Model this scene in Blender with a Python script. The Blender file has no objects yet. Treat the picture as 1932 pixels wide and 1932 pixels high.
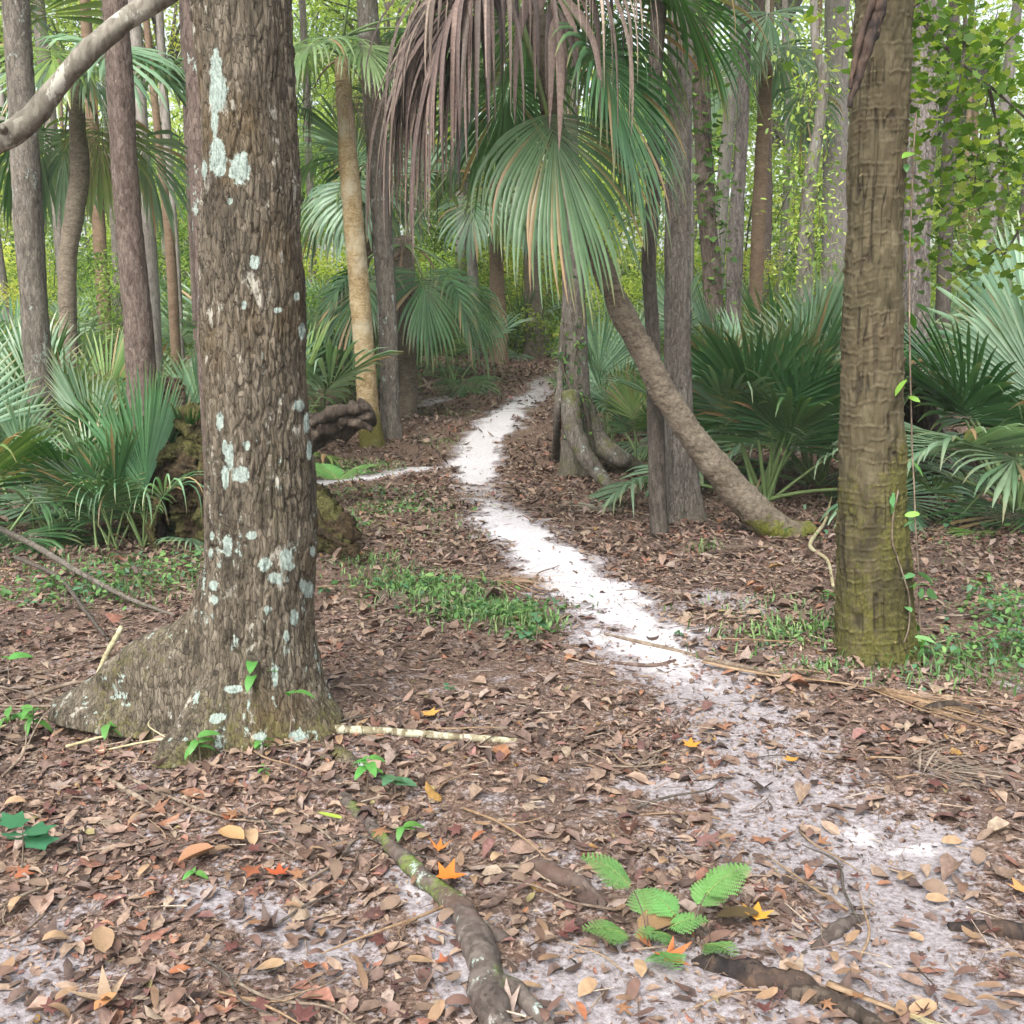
import bpy, math, random
import numpy as np
from mathutils import Vector
R = math.radians
np.seterr(all='ignore')
rng = np.random.default_rng(11)
random.seed(5)
sc = bpy.context.scene
col = sc.collection

# ------------------------------------------------------------------ camera, sky, sun, exposure
PITCH = R(10.0); FOC = 2072.0; CAMZ = 1.6          # picture coordinates below run 0..1932
cam_d = bpy.data.cameras.new('camera'); cam = bpy.data.objects.new('camera', cam_d); col.objects.link(cam)
cam.location = (0, 0, CAMZ); cam.rotation_euler = (R(90) - PITCH, 0, 0)
cam_d.sensor_fit = 'HORIZONTAL'; cam_d.angle = 2 * math.atan(966 / FOC); cam_d.clip_end = 600; cam_d.clip_start = .05
sc.camera = cam
world = bpy.data.worlds.new('World'); sc.world = world; world.use_nodes = True
wn = world.node_tree.nodes; wl = world.node_tree.links
bg = wn['Background']; sky = wn.new('ShaderNodeTexSky'); sky.sky_type = 'NISHITA'; sky.sun_disc = False
SUN_EL, SUN_AZ = R(48), R(200)
sky.sun_elevation = SUN_EL; sky.sun_rotation = SUN_AZ; sky.air_density = 1.0; sky.dust_density = 4.0; sky.ozone_density = .6
hs = wn.new('ShaderNodeHueSaturation'); hs.inputs['Saturation'].default_value = .35
wl.new(sky.outputs[0], hs.inputs['Color']); wl.new(hs.outputs[0], bg.inputs[0]); bg.inputs[1].default_value = .15
sun_d = bpy.data.lights.new('sun', 'SUN'); sun_d.energy = 1.5; sun_d.angle = R(35); sun_d.color = (1, .96, .9)
sun = bpy.data.objects.new('sun', sun_d); col.objects.link(sun)
sdir = Vector((math.sin(SUN_AZ) * math.cos(SUN_EL), math.cos(SUN_AZ) * math.cos(SUN_EL), math.sin(SUN_EL)))
sun.rotation_euler = sdir.to_track_quat('Z', 'Y').to_euler(); sun.location = sdir * 50
vs = sc.view_settings; vs.view_transform = 'Standard'; vs.look = 'None'; vs.gamma = 1; vs.use_curve_mapping = False
vs.exposure = 1.35
sc.render.engine = 'CYCLES'
cy = sc.cycles; cy.max_bounces = 5; cy.diffuse_bounces = 3; cy.glossy_bounces = 1; cy.transmission_bounces = 3; cy.adaptive_threshold = .03
cy.transparent_max_bounces = 4; cy.use_denoising = True; cy.caustics_reflective = False; cy.caustics_refractive = False

# ------------------------------------------------------------------ numeric helpers
def C(r, g, b, k=1.0):
    f = lambda c: (c / 255 / 12.92 if c / 255 <= .04045 else ((c / 255 + .055) / 1.055) ** 2.4)
    return (f(r) * k, f(g) * k, f(b) * k)
def hsh(ix, iy, iz):
    n = ix.astype(np.uint32) * np.uint32(374761393) + iy.astype(np.uint32) * np.uint32(668265263) + iz.astype(np.uint32) * np.uint32(1274126177)
    n = (n ^ (n >> np.uint32(13))) * np.uint32(1103515245)
    n = (n ^ (n >> np.uint32(16))) * np.uint32(2246822519)
    return ((n ^ (n >> np.uint32(13))) & np.uint32(0xFFFF)).astype(np.float64) / 32767.5 - 1
def noise(x, y, z=0.0):
    x, y, z = np.broadcast_arrays(np.asarray(x, float), np.asarray(y, float), np.asarray(z, float))
    fx, fy, fz = np.floor(x), np.floor(y), np.floor(z)
    i, j, k = fx.astype(np.int64), fy.astype(np.int64), fz.astype(np.int64)
    u, v, w = x - fx, y - fy, z - fz
    u, v, w = [t * t * t * (t * (t * 6 - 15) + 10) for t in (u, v, w)]
    r = 0
    for a in (0, 1):
        for b in (0, 1):
            for c in (0, 1):
                r = r + hsh(i + a, j + b, k + c) * (u if a else 1 - u) * (v if b else 1 - v) * (w if c else 1 - w)
    return r
def fbm(x, y, z=0.0, o=4, g=.5):
    s, a, f = 0, 1.0, 1.0
    for q in range(o):
        s = s + a * noise(np.asarray(x) * f + q * 17.3, np.asarray(y) * f - q * 9.1, np.asarray(z) * f + q * 4.7); a *= g; f *= 2.03
    return s
def worley(x, y, z, seed=0.0):
    fx, fy, fz = np.floor(x), np.floor(y), np.floor(z); f1 = np.full(x.shape, 9.0); f2 = f1.copy(); cid = np.zeros(x.shape)
    for a in (-1, 0, 1):
        for b in (-1, 0, 1):
            for c in (-1, 0, 1):
                i, j, k = (fx + a).astype(np.int64), (fy + b).astype(np.int64), (fz + c).astype(np.int64)
                h = hsh(i, j, k); h2 = hsh(i + 57, j - 31, k + 11); h3 = hsh(i - 23, j + 71, k - 47)
                d = np.sqrt((fx + a + .5 + .45 * h - x) ** 2 + (fy + b + .5 + .45 * h2 - y) ** 2 + (fz + c + .5 + .45 * h3 - z) ** 2)
                nw = d < f1; f2 = np.where(nw, f1, np.minimum(f2, d)); cid = np.where(nw, h, cid); f1 = np.where(nw, d, f1)
    return f1, f2, cid
def sstep(a, b, x):
    t = np.clip((x - a) / (b - a), 0, 1); return t * t * (3 - 2 * t)
def H(x, y):
    x = np.asarray(x, float); y = np.asarray(y, float)
    h = .82 * sstep(10.5, 22, y) + .04 * fbm(x * .45, y * .45, 0, 2) + .018 * fbm(x * 1.9 + 3, y * 1.9, 0, 2)
    h = h + .10 * np.exp(-((x + .98) ** 2 + (y - 4.15) ** 2) / .5) + .06 * np.exp(-((x - 1.7) ** 2 + (y - 5.1) ** 2) / .35)
    h = h - .25 * sstep(1.5, 6, x) * sstep(9, 13, y) * (1 - sstep(18, 26, y))
    return h
HGX, HGY = np.arange(-34, 34.01, .08), np.arange(0, 62.01, .08)
HG_ = H(HGX[None, :], HGY[:, None])
def Hq(x, y):
    a = min(max((x + 34) / .08, 0), len(HGX) - 2.001); b = min(max(y / .08, 0), len(HGY) - 2.001); i, j = int(a), int(b); a -= i; b -= j
    return (HG_[j, i] * (1 - a) + HG_[j, i + 1] * a) * (1 - b) + (HG_[j + 1, i] * (1 - a) + HG_[j + 1, i + 1] * a) * b
CP, SP = math.cos(PITCH), math.sin(PITCH)
def ray(px, py):
    u = (px - 966) / FOC; v = (966 - py) / FOC
    return np.array([u, CP + v * SP, -SP + v * CP])
def P(px, py, d):                 # the point that stands at that direction, d metres ahead
    r = ray(px, py); r = r * (d / r[1]); return np.array([r[0], r[1], r[2] + CAMZ])
def G(px, py, lift=0.0):          # where that direction meets the ground
    r = ray(px, py); t = .5
    while t < 60:
        p = r * t
        if p[2] + CAMZ <= Hq(p[0], p[1]): break
        t *= 1.01
    lo, hi = t / 1.012, t
    for _ in range(18):
        m = (lo + hi) / 2; p = r * m
        if p[2] + CAMZ <= Hq(p[0], p[1]): hi = m
        else: lo = m
    p = r * hi; return np.array([p[0], p[1], float(H(p[0], p[1])) + lift])
def onground(x, y, lift=0.0): return np.array([x, y, float(H(x, y)) + lift])

# ------------------------------------------------------------------ object helpers
def mesh(name, V, faces, mat=None, cols=None, mask=None, smooth=False):
    V = np.asarray(V, np.float32).reshape(-1, 3)
    if not isinstance(faces, (list, tuple)): faces = [faces]
    faces = [np.asarray(f, np.int32) for f in faces if len(f)]
    me = bpy.data.meshes.new(name)
    nl = sum(f.size for f in faces); nf = sum(len(f) for f in faces)
    me.vertices.add(len(V)); me.loops.add(nl); me.polygons.add(nf)
    me.vertices.foreach_set('co', V.ravel())
    me.loops.foreach_set('vertex_index', np.concatenate([f.ravel() for f in faces]))
    tot = np.concatenate([np.full(len(f), f.shape[1], np.int32) for f in faces])
    st = np.concatenate([[0], np.cumsum(tot)[:-1]]).astype(np.int32)
    me.polygons.foreach_set('loop_start', st)
    if smooth: me.polygons.foreach_set('use_smooth', np.ones(nf, bool))
    for nm, c in (('Col', cols), ('Mask', mask)):
        if c is not None:
            c = np.asarray(c, np.float32).reshape(-1, c.shape[-1])
            if c.shape[1] == 3: c = np.concatenate([c, np.ones((len(c), 1), np.float32)], 1)
            a = me.color_attributes.new(nm, 'FLOAT_COLOR', 'POINT'); a.data.foreach_set('color', c.ravel())
    me.update(calc_edges=True); me.validate()
    if mat: me.materials.append(mat)
    return me
def obj(name, me, parent=None, loc=(0, 0, 0), rz=0.0, s=1.0, rot=None):
    o = bpy.data.objects.new(name, me); col.objects.link(o); o.parent = parent
    o.location = loc; o.rotation_euler = rot if rot is not None else (0, 0, rz); o.scale = (s, s, s) if not isinstance(s, tuple) else s
    return o
def tag(o, label, cat, group=None, kind=None):
    o['label'] = label; o['category'] = cat
    if group: o['group'] = group
    if kind: o['kind'] = kind
    return o
def thing(name, label, cat, loc=(0, 0, 0), group=None, rz=0.0):
    return tag(obj(name, None, None, tuple(float(c) for c in loc), rz), label, cat, group)
def part(name, geo, mat, parent, base, smooth=True, cols=None, mask=None):
    V, F = geo
    return obj(name, mesh(name, np.asarray(V).reshape(-1, 3) - np.asarray(base), F, mat, cols, mask, smooth), parent)
def merge(gs):
    Vs, Q, T, n = [], [], [], 0
    for V, F in gs:
        V = np.asarray(V).reshape(-1, 3); Vs.append(V)
        for f in (F if isinstance(F, (list, tuple)) else [F]):
            f = np.asarray(f)
            if len(f): (Q if f.shape[1] == 4 else T).append(f + n)
        n += len(V)
    return np.concatenate(Vs), [np.concatenate(x) for x in (Q, T) if x]
def spline(pts, n, extra=None, low=None):
    pts = np.asarray(pts, float)
    if extra is not None: pts = np.concatenate([pts, np.asarray(extra, float).reshape(len(pts), -1)], 1)
    if len(pts) == 2: pts = np.array([pts[0], (pts[0] + pts[1]) / 2, pts[1]])
    a = np.concatenate([[2 * pts[0] - pts[1]], pts, [2 * pts[-1] - pts[-2]]])
    seg = np.linalg.norm(np.diff(pts[:, :3], axis=0), axis=1); cum = np.concatenate([[0], np.cumsum(seg)])
    s = np.linspace(0, cum[-1], n) if not low else np.concatenate([np.linspace(0, low, int(n * .88), endpoint=False), np.linspace(low, cum[-1], n - int(n * .88))]); k = np.clip(np.searchsorted(cum, s, 'right') - 1, 0, len(pts) - 2)
    t = ((s - cum[k]) / np.maximum(seg[k], 1e-9))[:, None]
    p0, p1, p2, p3 = a[k], a[k + 1], a[k + 2], a[k + 3]
    q = .5 * ((2 * p1) + (-p0 + p2) * t + (2 * p0 - 5 * p1 + 4 * p2 - p3) * t ** 2 + (-p0 + 3 * p1 - 3 * p2 + p3) * t ** 3)
    return q, s
def sweep(pts, rad, nr=12, ns=24, disp=None, full=False, cap=True, low=None):
    rad = np.broadcast_to(np.asarray(rad, float), (len(pts),))
    q, s = spline(pts, ns, rad[:, None], low); c = q[:, :3]; r = np.maximum(q[:, 3], .0005)
    t = np.gradient(c, axis=0); t /= np.linalg.norm(t, axis=1)[:, None] + 1e-12
    u = np.zeros_like(c); ref = np.array([0, -1., 0]) if abs(t[0][1]) < .9 else np.array([1., 0, 0])
    v0 = ref - t[0] * ref.dot(t[0]); u[0] = v0 / np.linalg.norm(v0)
    for i in range(1, ns):
        w = u[i - 1] - t[i] * u[i - 1].dot(t[i]); u[i] = w / np.linalg.norm(w)
    v = np.cross(t, u)
    th = np.linspace(0, 2 * np.pi, nr, endpoint=False)
    D = u[:, None] * np.cos(th)[None, :, None] + v[:, None] * np.sin(th)[None, :, None]
    base = c[:, None] + D * r[:, None, None]
    TH = np.broadcast_to(th, (ns, nr)); S = np.broadcast_to(s[:, None], (ns, nr))
    if disp is not None: base = base + D * disp(TH, S, base)[..., None]
    idx = np.arange(ns * nr).reshape(ns, nr); nx = np.roll(idx, -1, 1)
    F = np.stack([idx[:-1], nx[:-1], nx[1:], idx[1:]], -1).reshape(-1, 4)
    V = base.reshape(-1, 3); Fs = [F]
    if cap:
        V = np.concatenate([V, [c[0] - t[0] * r[0] * .15, c[-1] + t[-1] * r[-1] * .3]]); n = ns * nr
        Fs.append(np.concatenate([np.stack([nx[0], idx[0], np.full(nr, n)], -1), np.stack([idx[-1], nx[-1], np.full(nr, n + 1)], -1)]))
    if full: return (V, Fs), TH, S, base
    return V, Fs

# ------------------------------------------------------------------ materials
class NT:
    def __init__(s, name):
        s.m = bpy.data.materials.new(name); s.m.use_nodes = True; s.t = s.m.node_tree; s.t.nodes.clear()
        s.out = s.t.nodes.new('ShaderNodeOutputMaterial')
    def add(s, ty, ins=None, **kw):
        n = s.t.nodes.new('ShaderNode' + ty)
        for k, v in kw.items(): setattr(n, k, v)
        for k, v in (ins or {}).items(): s.set(n.inputs[k], v)
        return n
    def set(s, sock, v):
        if hasattr(v, 'is_output'): s.t.links.new(v, sock)
        elif isinstance(v, bpy.types.Node): s.t.links.new(v.outputs[0], sock)
        elif isinstance(v, tuple) and len(v) == 3 and sock.type == 'RGBA': sock.default_value = (*v, 1)
        else: sock.default_value = v
    def noise(s, vec, scale, detail=5, rough=.6, dist=0.0):
        n = s.add('TexNoise', {'Scale': scale, 'Detail': float(detail), 'Roughness': rough, 'Distortion': dist})
        if vec is not None: s.set(n.inputs['Vector'], vec)
        return n.outputs[0]
    def ramp(s, fac, stops):
        n = s.add('ValToRGB', {'Fac': fac}); e = n.color_ramp.elements
        while len(e) < len(stops): e.new(.5)
        for q, (p, c) in zip(e, stops): q.position = p; q.color = (*c, 1) if isinstance(c, tuple) else (c, c, c, 1)
        return n.outputs[0]
    def mix(s, fac, a, b, blend='MIX'):
        n = s.add('MixRGB', blend_type=blend); s.set(n.inputs[0], fac); s.set(n.inputs[1], a); s.set(n.inputs[2], b); return n.outputs[0]
    def math(s, op, a, b=0.0, c=0.0):
        n = s.add('Math', operation=op); s.set(n.inputs[0], a); s.set(n.inputs[1], b); s.set(n.inputs[2], c); return n.outputs[0]
    def rng(s, v, a, b, lo=0.0, hi=1.0):
        return s.add('MapRange', {'Value': v, 'From Min': a, 'From Max': b, 'To Min': lo, 'To Max': hi}, interpolation_type='SMOOTHSTEP').outputs[0]
    def coords(s, scale=(1, 1, 1)):
        t = s.add('TexCoord'); m = s.add('Mapping', {'Vector': t.outputs['Object'], 'Scale': scale}); return m.outputs[0]
    def fin(s, colr, rough=.8, spec=.3, bump=None, bstr=.5, bdist=.01, transl=0.0, tcol=None):
        p = s.add('BsdfPrincipled', {'Base Color': colr, 'Roughness': rough, 'Specular IOR Level': spec})
        if bump is not None:
            b = s.add('Bump', {'Height': bump, 'Strength': bstr, 'Distance': bdist}); s.set(p.inputs['Normal'], b.outputs[0])
        sh = p.outputs[0]
        if transl:
            t = s.add('BsdfTranslucent', {'Color': tcol if tcol is not None else colr}); mx = s.add('MixShader'); s.set(mx.inputs[0], transl)
            s.set(mx.inputs[1], sh); s.set(mx.inputs[2], t.outputs[0]); sh = mx.outputs[0]
        s.set(s.out.inputs[0], sh); return s.m

def bark(name, cols, sc_=26, zs=.2, spots=None, moss=None, patch=None, lichen=C(196, 214, 204), bdist=.012, bstr=.7, rough=.85, k=.64, vor=60, vz=.3, va=.5, vw=.08):
    n = NT(name); v = n.coords((1, 1, zs)); v0 = n.coords((1, 1, .75)); cols = [tuple(k * x for x in q) for q in cols]
    a = n.noise(v, sc_, 9, .68, .4); b = n.noise(v, sc_ * .23, 4, .6); g = n.noise(v0, 2.1, 4, .55); fine = n.noise(v0, 42, 7, .75)
    wv = n.mix(.035, n.coords((1, 1, vz)), n.add('TexNoise', {'Vector': v0, 'Scale': 18.0, 'Detail': 4.0}).outputs[1], 'ADD')
    ve = n.add('TexVoronoi', {'Vector': wv, 'Scale': float(vor)}, feature='DISTANCE_TO_EDGE').outputs[0]
    vc = n.add('SeparateColor', {'Color': n.add('TexVoronoi', {'Vector': wv, 'Scale': float(vor)}).outputs['Color']}).outputs[0]
    plate = n.rng(ve, .0, vw)
    kk = len(cols) - 1; tot = n.math('ADD', n.math('MULTIPLY', a, .55), n.math('ADD', n.math('MULTIPLY', b, .3), n.math('MULTIPLY', vc, .15)))
    c = n.ramp(tot, [(.33 + .34 * i / kk, q) for i, q in enumerate(cols)])
    if patch: c = n.mix(n.math('MULTIPLY', n.rng(g, .5, .68), .7), c, tuple(k * x for x in patch))
    c = n.mix(n.math('MULTIPLY', n.math('SUBTRACT', 1.0, plate), va), c, tuple(.35 * x for x in cols[0]))
    if spots:
        sp = n.noise(n.coords((1, 1, .45)), spots[1], 6, .7); c = n.mix(n.math('MULTIPLY', n.rng(sp, spots[2], spots[2] + .05), .85), c, tuple(k * 1.1 * x for x in spots[0]))
    at = n.add('VertexColor', layer_name='Mask'); se = n.add('SeparateColor', {'Color': at.outputs[0]})
    mossc = n.mix(n.rng(n.noise(v0, 90, 4, .7), .3, .7), tuple(.75 * x for x in (moss[0] if moss else C(70, 78, 30))), tuple(.85 * x for x in (moss[1] if moss else C(112, 116, 52))))
    c = n.mix(n.math('MULTIPLY', n.rng(n.math('ADD', se.outputs[1], n.math('MULTIPLY', n.math('SUBTRACT', fine, .5), 2.2)), .25, .8), .9), c, mossc)
    c = n.mix(n.math('MULTIPLY', se.outputs[2], .8), c, C(46, 40, 32))
    lf = n.rng(n.math('ADD', se.outputs[0], n.math('MULTIPLY', n.math('SUBTRACT', fine, .5), 2.0)), .40, .56)
    lc = n.mix(n.rng(n.noise(v0, 120, 4, .7), .35, .62), tuple(x * .42 for x in lichen), tuple(x * .68 for x in lichen))
    c = n.mix(n.math('MULTIPLY', lf, .95), c, lc)
    return n.fin(c, rough, .2, n.math('ADD', n.math('ADD', a, n.math('MULTIPLY', fine, .5)), n.math('MULTIPLY', plate, va * .9)), bstr, bdist)

def leafmat(name, rough=.5, spec=.35, transl=.3, var=.12, tint=(1.05, 1.15, .5)):
    n = NT(name); at = n.add('VertexColor', layer_name='Col'); oi = n.add('ObjectInfo')
    hsv = n.add('HueSaturation', {'Color': at.outputs[0], 'Value': n.add('MapRange', {'Value': oi.outputs['Random'], 'To Min': 1 - var, 'To Max': 1 + var}).outputs[0],
                                  'Hue': n.add('MapRange', {'Value': oi.outputs['Random'], 'To Min': .487, 'To Max': .513}).outputs[0]})
    c = n.mix(n.math('MULTIPLY', n.rng(n.noise(n.coords(), 9, 3), .35, .7), .25), hsv.outputs[0], tuple(.5 * x for x in (.1, .14, .06)))
    tc = n.mix(1.0, hsv.outputs[0], tint, 'MULTIPLY')
    return n.fin(c, rough, spec, None, transl=transl, tcol=tc)
def dryleaf(name):
    n = NT(name); at = n.add('VertexColor', layer_name='Col'); v = n.coords()
    c = n.mix(n.rng(n.noise(v, 55, 4, .65), .35, .7), n.mix(1.0, at.outputs[0], (.62, .6, .6), 'MULTIPLY'), at.outputs[0])
    return n.fin(c, .62, .35, n.noise(v, 160, 2), .25, .003, transl=.08)

# linear base colours
MAT = {}
MAT['bark_hero'] = bark('hero_bark', [C(58, 53, 46), C(98, 90, 77), C(128, 118, 102), C(160, 150, 134)], 30, .2, (C(196, 192, 178), 15, .6), patch=C(112, 94, 66), moss=(C(84, 82, 42), C(120, 116, 74)), bdist=.012, va=.6, vor=80, vz=.22)
MAT['bark_red'] = bark('reddish_bark', [C(78, 66, 60), C(126, 110, 101), C(152, 138, 128)], 34, .4, (C(204, 190, 178), 24, .66), bdist=.01)
MAT['bark_grey'] = bark('grey_bark', [C(84, 78, 70), C(132, 124, 114), C(164, 156, 144)], 30, .25, (C(190, 190, 180), 9, .62), bdist=.01)
MAT['bark_pale'] = bark('pale_bark', [C(116, 108, 102), C(164, 156, 148), C(196, 188, 180)], 24, .22, None, bdist=.008, va=0.0)
MAT['bark_flaky'] = bark('flaky_bark', [C(92, 82, 78), C(158, 146, 140), C(206, 196, 190)], 22, .14, None, bdist=.02, bstr=1)
MAT['bark_dark'] = bark('dark_bark', [C(70, 64, 58), C(106, 98, 90), C(130, 122, 112)], 36, .3, (C(150, 142, 130), 30, .68), bdist=.006)
MAT['bark_furrow'] = bark('furrowed_bark', [C(92, 86, 78), C(146, 138, 128), C(182, 174, 164)], 34, .12, None, patch=C(140, 130, 118), bdist=.014, bstr=.9)
MAT['palm_hero'] = bark('olive_palm_bark', [C(76, 70, 50), C(114, 105, 80), C(140, 130, 104)], 22, .5, None, patch=C(116, 100, 78), moss=(C(58, 58, 26), C(104, 102, 50)), lichen=C(176, 156, 116), bdist=.006, va=.15, vor=40, k=.47)
MAT['palm_cream'] = bark('cream_palm_bark', [C(128, 104, 70), C(186, 162, 120), C(216, 200, 166)], 9, 1.6, None, patch=C(222, 214, 190), moss=(C(66, 66, 20), C(118, 116, 48)), bdist=.008, va=.12, vz=1.5)
MAT['palm_brown'] = bark('brown_palm_bark', [C(92, 82, 70), C(138, 126, 110), C(170, 158, 140)], 14, 2.6, (C(170, 160, 146), 40, .7), moss=(C(74, 84, 20), C(124, 128, 44)), bdist=.008, va=.12, vz=1.5)
MAT['palm_tan'] = bark('tan_palm_bark', [C(112, 92, 74), C(148, 124, 102), C(174, 150, 126)], 10, 2.2, None, bdist=.008, va=.12, vz=1.5)
MAT['limb'] = bark('smooth_limb', [C(92, 86, 76), C(134, 128, 116), C(176, 170, 156)], 14, 1, (C(200, 198, 186), 7, .56), bdist=.004, va=.0)
MAT['root'] = bark('root_bark', [C(62, 54, 50), C(104, 94, 88), C(134, 124, 116)], 24, 1, (C(186, 184, 176), 12, .62), patch=C(112, 86, 74), moss=(C(84, 104, 40), C(124, 144, 70)), bdist=.006, va=0.0)
MAT['moss_wood'] = bark('mossy_rotten_wood', [C(40, 32, 24), C(84, 70, 50), C(122, 102, 78)], 14, .8, None, moss=(C(66, 68, 36), C(122, 120, 72)), bdist=.03, bstr=1, va=.2, vor=40, vz=.8)
MAT['dead_wood'] = bark('dark_dead_wood', [C(40, 34, 30), C(78, 68, 60), C(118, 106, 94)], 20, .3, None, bdist=.01, va=0.0)
MAT['red_rot'] = bark('red_rotten_wood', [C(84, 66, 58), C(126, 104, 94), C(158, 138, 126)], 24, .4, None, bdist=.02, bstr=1, va=0.0)
MAT['twig'] = bark('twig_wood', [C(96, 82, 70), C(140, 124, 108), C(176, 162, 144)], 30, 1, None, bdist=.003, va=0.0)
MAT['twig_tan'] = bark('tan_stick', [C(126, 100, 76), C(164, 138, 110), C(190, 166, 138)], 20, 1, None, bdist=.003, va=0.0)
MAT['banded'] = bark('banded_stick', [C(84, 74, 58), C(150, 140, 112), C(196, 188, 158)], 10, 1, (C(206, 202, 176), 16, .5), bdist=.004, va=0.0)
MAT['char'] = bark('charred_wood', [C(28, 26, 28), C(58, 52, 50), C(110, 90, 76)], 12, 1, None, patch=C(120, 98, 84), bdist=.008, va=0.0)
MAT['straw'] = bark('straw', [C(168, 152, 110), C(206, 196, 156), C(226, 220, 190)], 20, 1, None, bdist=.002, va=0.0)
MAT['frond'] = leafmat('green_frond', .32, .6, .25)
MAT['petiole'] = leafmat('petiole_green', .5, .4, .0)
MAT['dead_frond'] = dryleaf('dead_frond')
MAT['leaf'] = leafmat('leaf', .5, .35, .55)
MAT['herb'] = leafmat('herb_leaf', .5, .35, .3)
MAT['litter'] = dryleaf('dry_leaf')

# ------------------------------------------------------------------ ground and sand path
PATHS = [[(1058, 694, 14, .35), (1012, 742, 26, .62), (958, 780, 38, .95), (915, 828, 46, 1), (888, 885, 50, 1.1), (905, 932, 40, .6), (955, 982, 62, 1.0), (1040, 1060, 72, 1.1), (1130, 1130, 90, 1.1),
          (1225, 1205, 96, .96), (1310, 1275, 100, .74), (1390, 1370, 90, .52), (1430, 1480, 170, .5), (1560, 1590, 210, .5), (1700, 1640, 150, .52), (1680, 1790, 220, .42), (1700, 1930, 260, .4)],
         [(880, 878, 22, 1), (830, 882, 18, .85), (745, 894, 24, .75), (600, 914, 26, .95), (480, 930, 20, .9)],
         [(800, 765, 16, .55), (880, 740, 14, .5), (720, 772, 10, .5)],
         [(1330, 1120, 45, .5), (1430, 1150, 36, .42)],
         [(760, 1650, 22, .7), (840, 1760, 34, .7), (880, 1870, 55, .62)], [(60, 1800, 80, .5), (20, 1900, 100, .5)], [(400, 1690, 60, .42), (640, 1800, 80, .44)],
         [(1080, 1880, 120, .45), (1250, 1850, 120, .45)], [(1600, 1570, 46, .72), (1680, 1610, 40, .8), (1780, 1600, 50, .7)], [(1240, 1490, 60, .6), (1400, 1500, 70, .62)], [(1560, 1800, 90, .6), (1600, 1850, 60, .6)]]
SEG = []
for pl in PATHS:
    w = []
    for (px, py, hw, st) in pl:
        g = G(px, py); w.append((g[0], g[1], hw * math.hypot(g[1], CAMZ) / FOC, st))
    SEG += [(a, b) for a, b in zip(w[:-1], w[1:])]
def sandmask(x, y):
    x = np.asarray(x, float); y = np.asarray(y, float); m = np.zeros_like(x)
    wob = .55 * fbm(x * 3.1, y * 3.1, 7, 4) + .35 * fbm(x * 14, y * 14, 2, 3)
    for a, b in SEG:
        dx, dy = b[0] - a[0], b[1] - a[1]; L = dx * dx + dy * dy + 1e-9
        t = np.clip(((x - a[0]) * dx + (y - a[1]) * dy) / L, 0, 1)
        d = np.hypot(x - a[0] - t * dx, y - a[1] - t * dy); hw = a[2] + t * (b[2] - a[2])
        m = np.maximum(m, (a[3] + t * (b[3] - a[3])) * (1 - sstep(.3, 1.6, d / hw + wob * .8)))
    return m
yy = np.concatenate([np.linspace(-8, 1.4, 14), np.geomspace(1.5, 26, 340), np.geomspace(26.5, 260, 40)])
uu = np.linspace(-1, 1, 321); uu = np.sign(uu) * np.abs(uu) ** 1.25
GX = uu[None, :] * (7 + np.maximum(yy, 0)[:, None] * .95); GY = np.broadcast_to(yy[:, None], GX.shape)
GZ = H(GX, GY); SM = sandmask(GX, GY)
fg = np.clip(.38 - (GY - 2) * .03, .06, .38)
gm = np.stack([np.clip(SM, 0, 1.1), fg, np.zeros_like(SM)], -1)
ni, nj = GX.shape; idx = np.arange(ni * nj).reshape(ni, nj)
GF = np.stack([idx[:-1, :-1], idx[:-1, 1:], idx[1:, 1:], idx[1:, :-1]], -1).reshape(-1, 4)
n = NT('forest_floor'); v = n.coords()
at = n.add('VertexColor', layer_name='Mask'); se = n.add('SeparateColor', {'Color': at.outputs[0]})
n1 = n.noise(v, 9, 8, .65); n2 = n.noise(v, 55, 6, .7); n3 = n.noise(v, 260, 3, .6); n4 = n.noise(v, 2.2, 4)
sandc = n.mix(n.rng(n2, .3, .7), C(188, 182, 186), C(222, 219, 222)); sandc = n.mix(n.rng(n3, .22, .38), C(150, 138, 138), sandc)
hum = n.ramp(n.math('ADD', n.math('MULTIPLY', n2, .6), n.math('MULTIPLY', n3, .4)), [(.36, C(58, 46, 40)), (.48, C(100, 82, 72)), (.56, C(138, 116, 102)), (.64, C(174, 150, 132))])
hum = n.mix(n.math('MULTIPLY', n.rng(n4, .45, .65), .4), hum, C(76, 66, 64))
k = n.math('ADD', n.math('ADD', se.outputs[0], n.math('MULTIPLY', se.outputs[1], .9)), n.math('ADD', n.math('MULTIPLY', n.math('SUBTRACT', n1, .5), 1.3), n.math('MULTIPLY', n.math('SUBTRACT', n2, .5), 1.0)))
dirty = n.mix(n.rng(n2, .3, .7), C(122, 113, 112), C(176, 170, 174))
sandc = n.mix(n.rng(n.math('ADD', se.outputs[0], n.math('MULTIPLY', n.math('SUBTRACT', n1, .5), .6)), .55, .9), dirty, sandc)
gcol = n.mix(n.rng(k, .3, .62), hum, sandc)
GMAT = n.fin(gcol, .95, .1, n.math('ADD', n2, n.math('MULTIPLY', n3, .5)), .8, .012)
tag(obj('ground', mesh('ground', np.stack([GX, GY, GZ], -1), GF, GMAT, mask=gm, smooth=True)), 'forest floor of brown leaf mould and white sand', 'ground', kind='structure')

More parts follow.
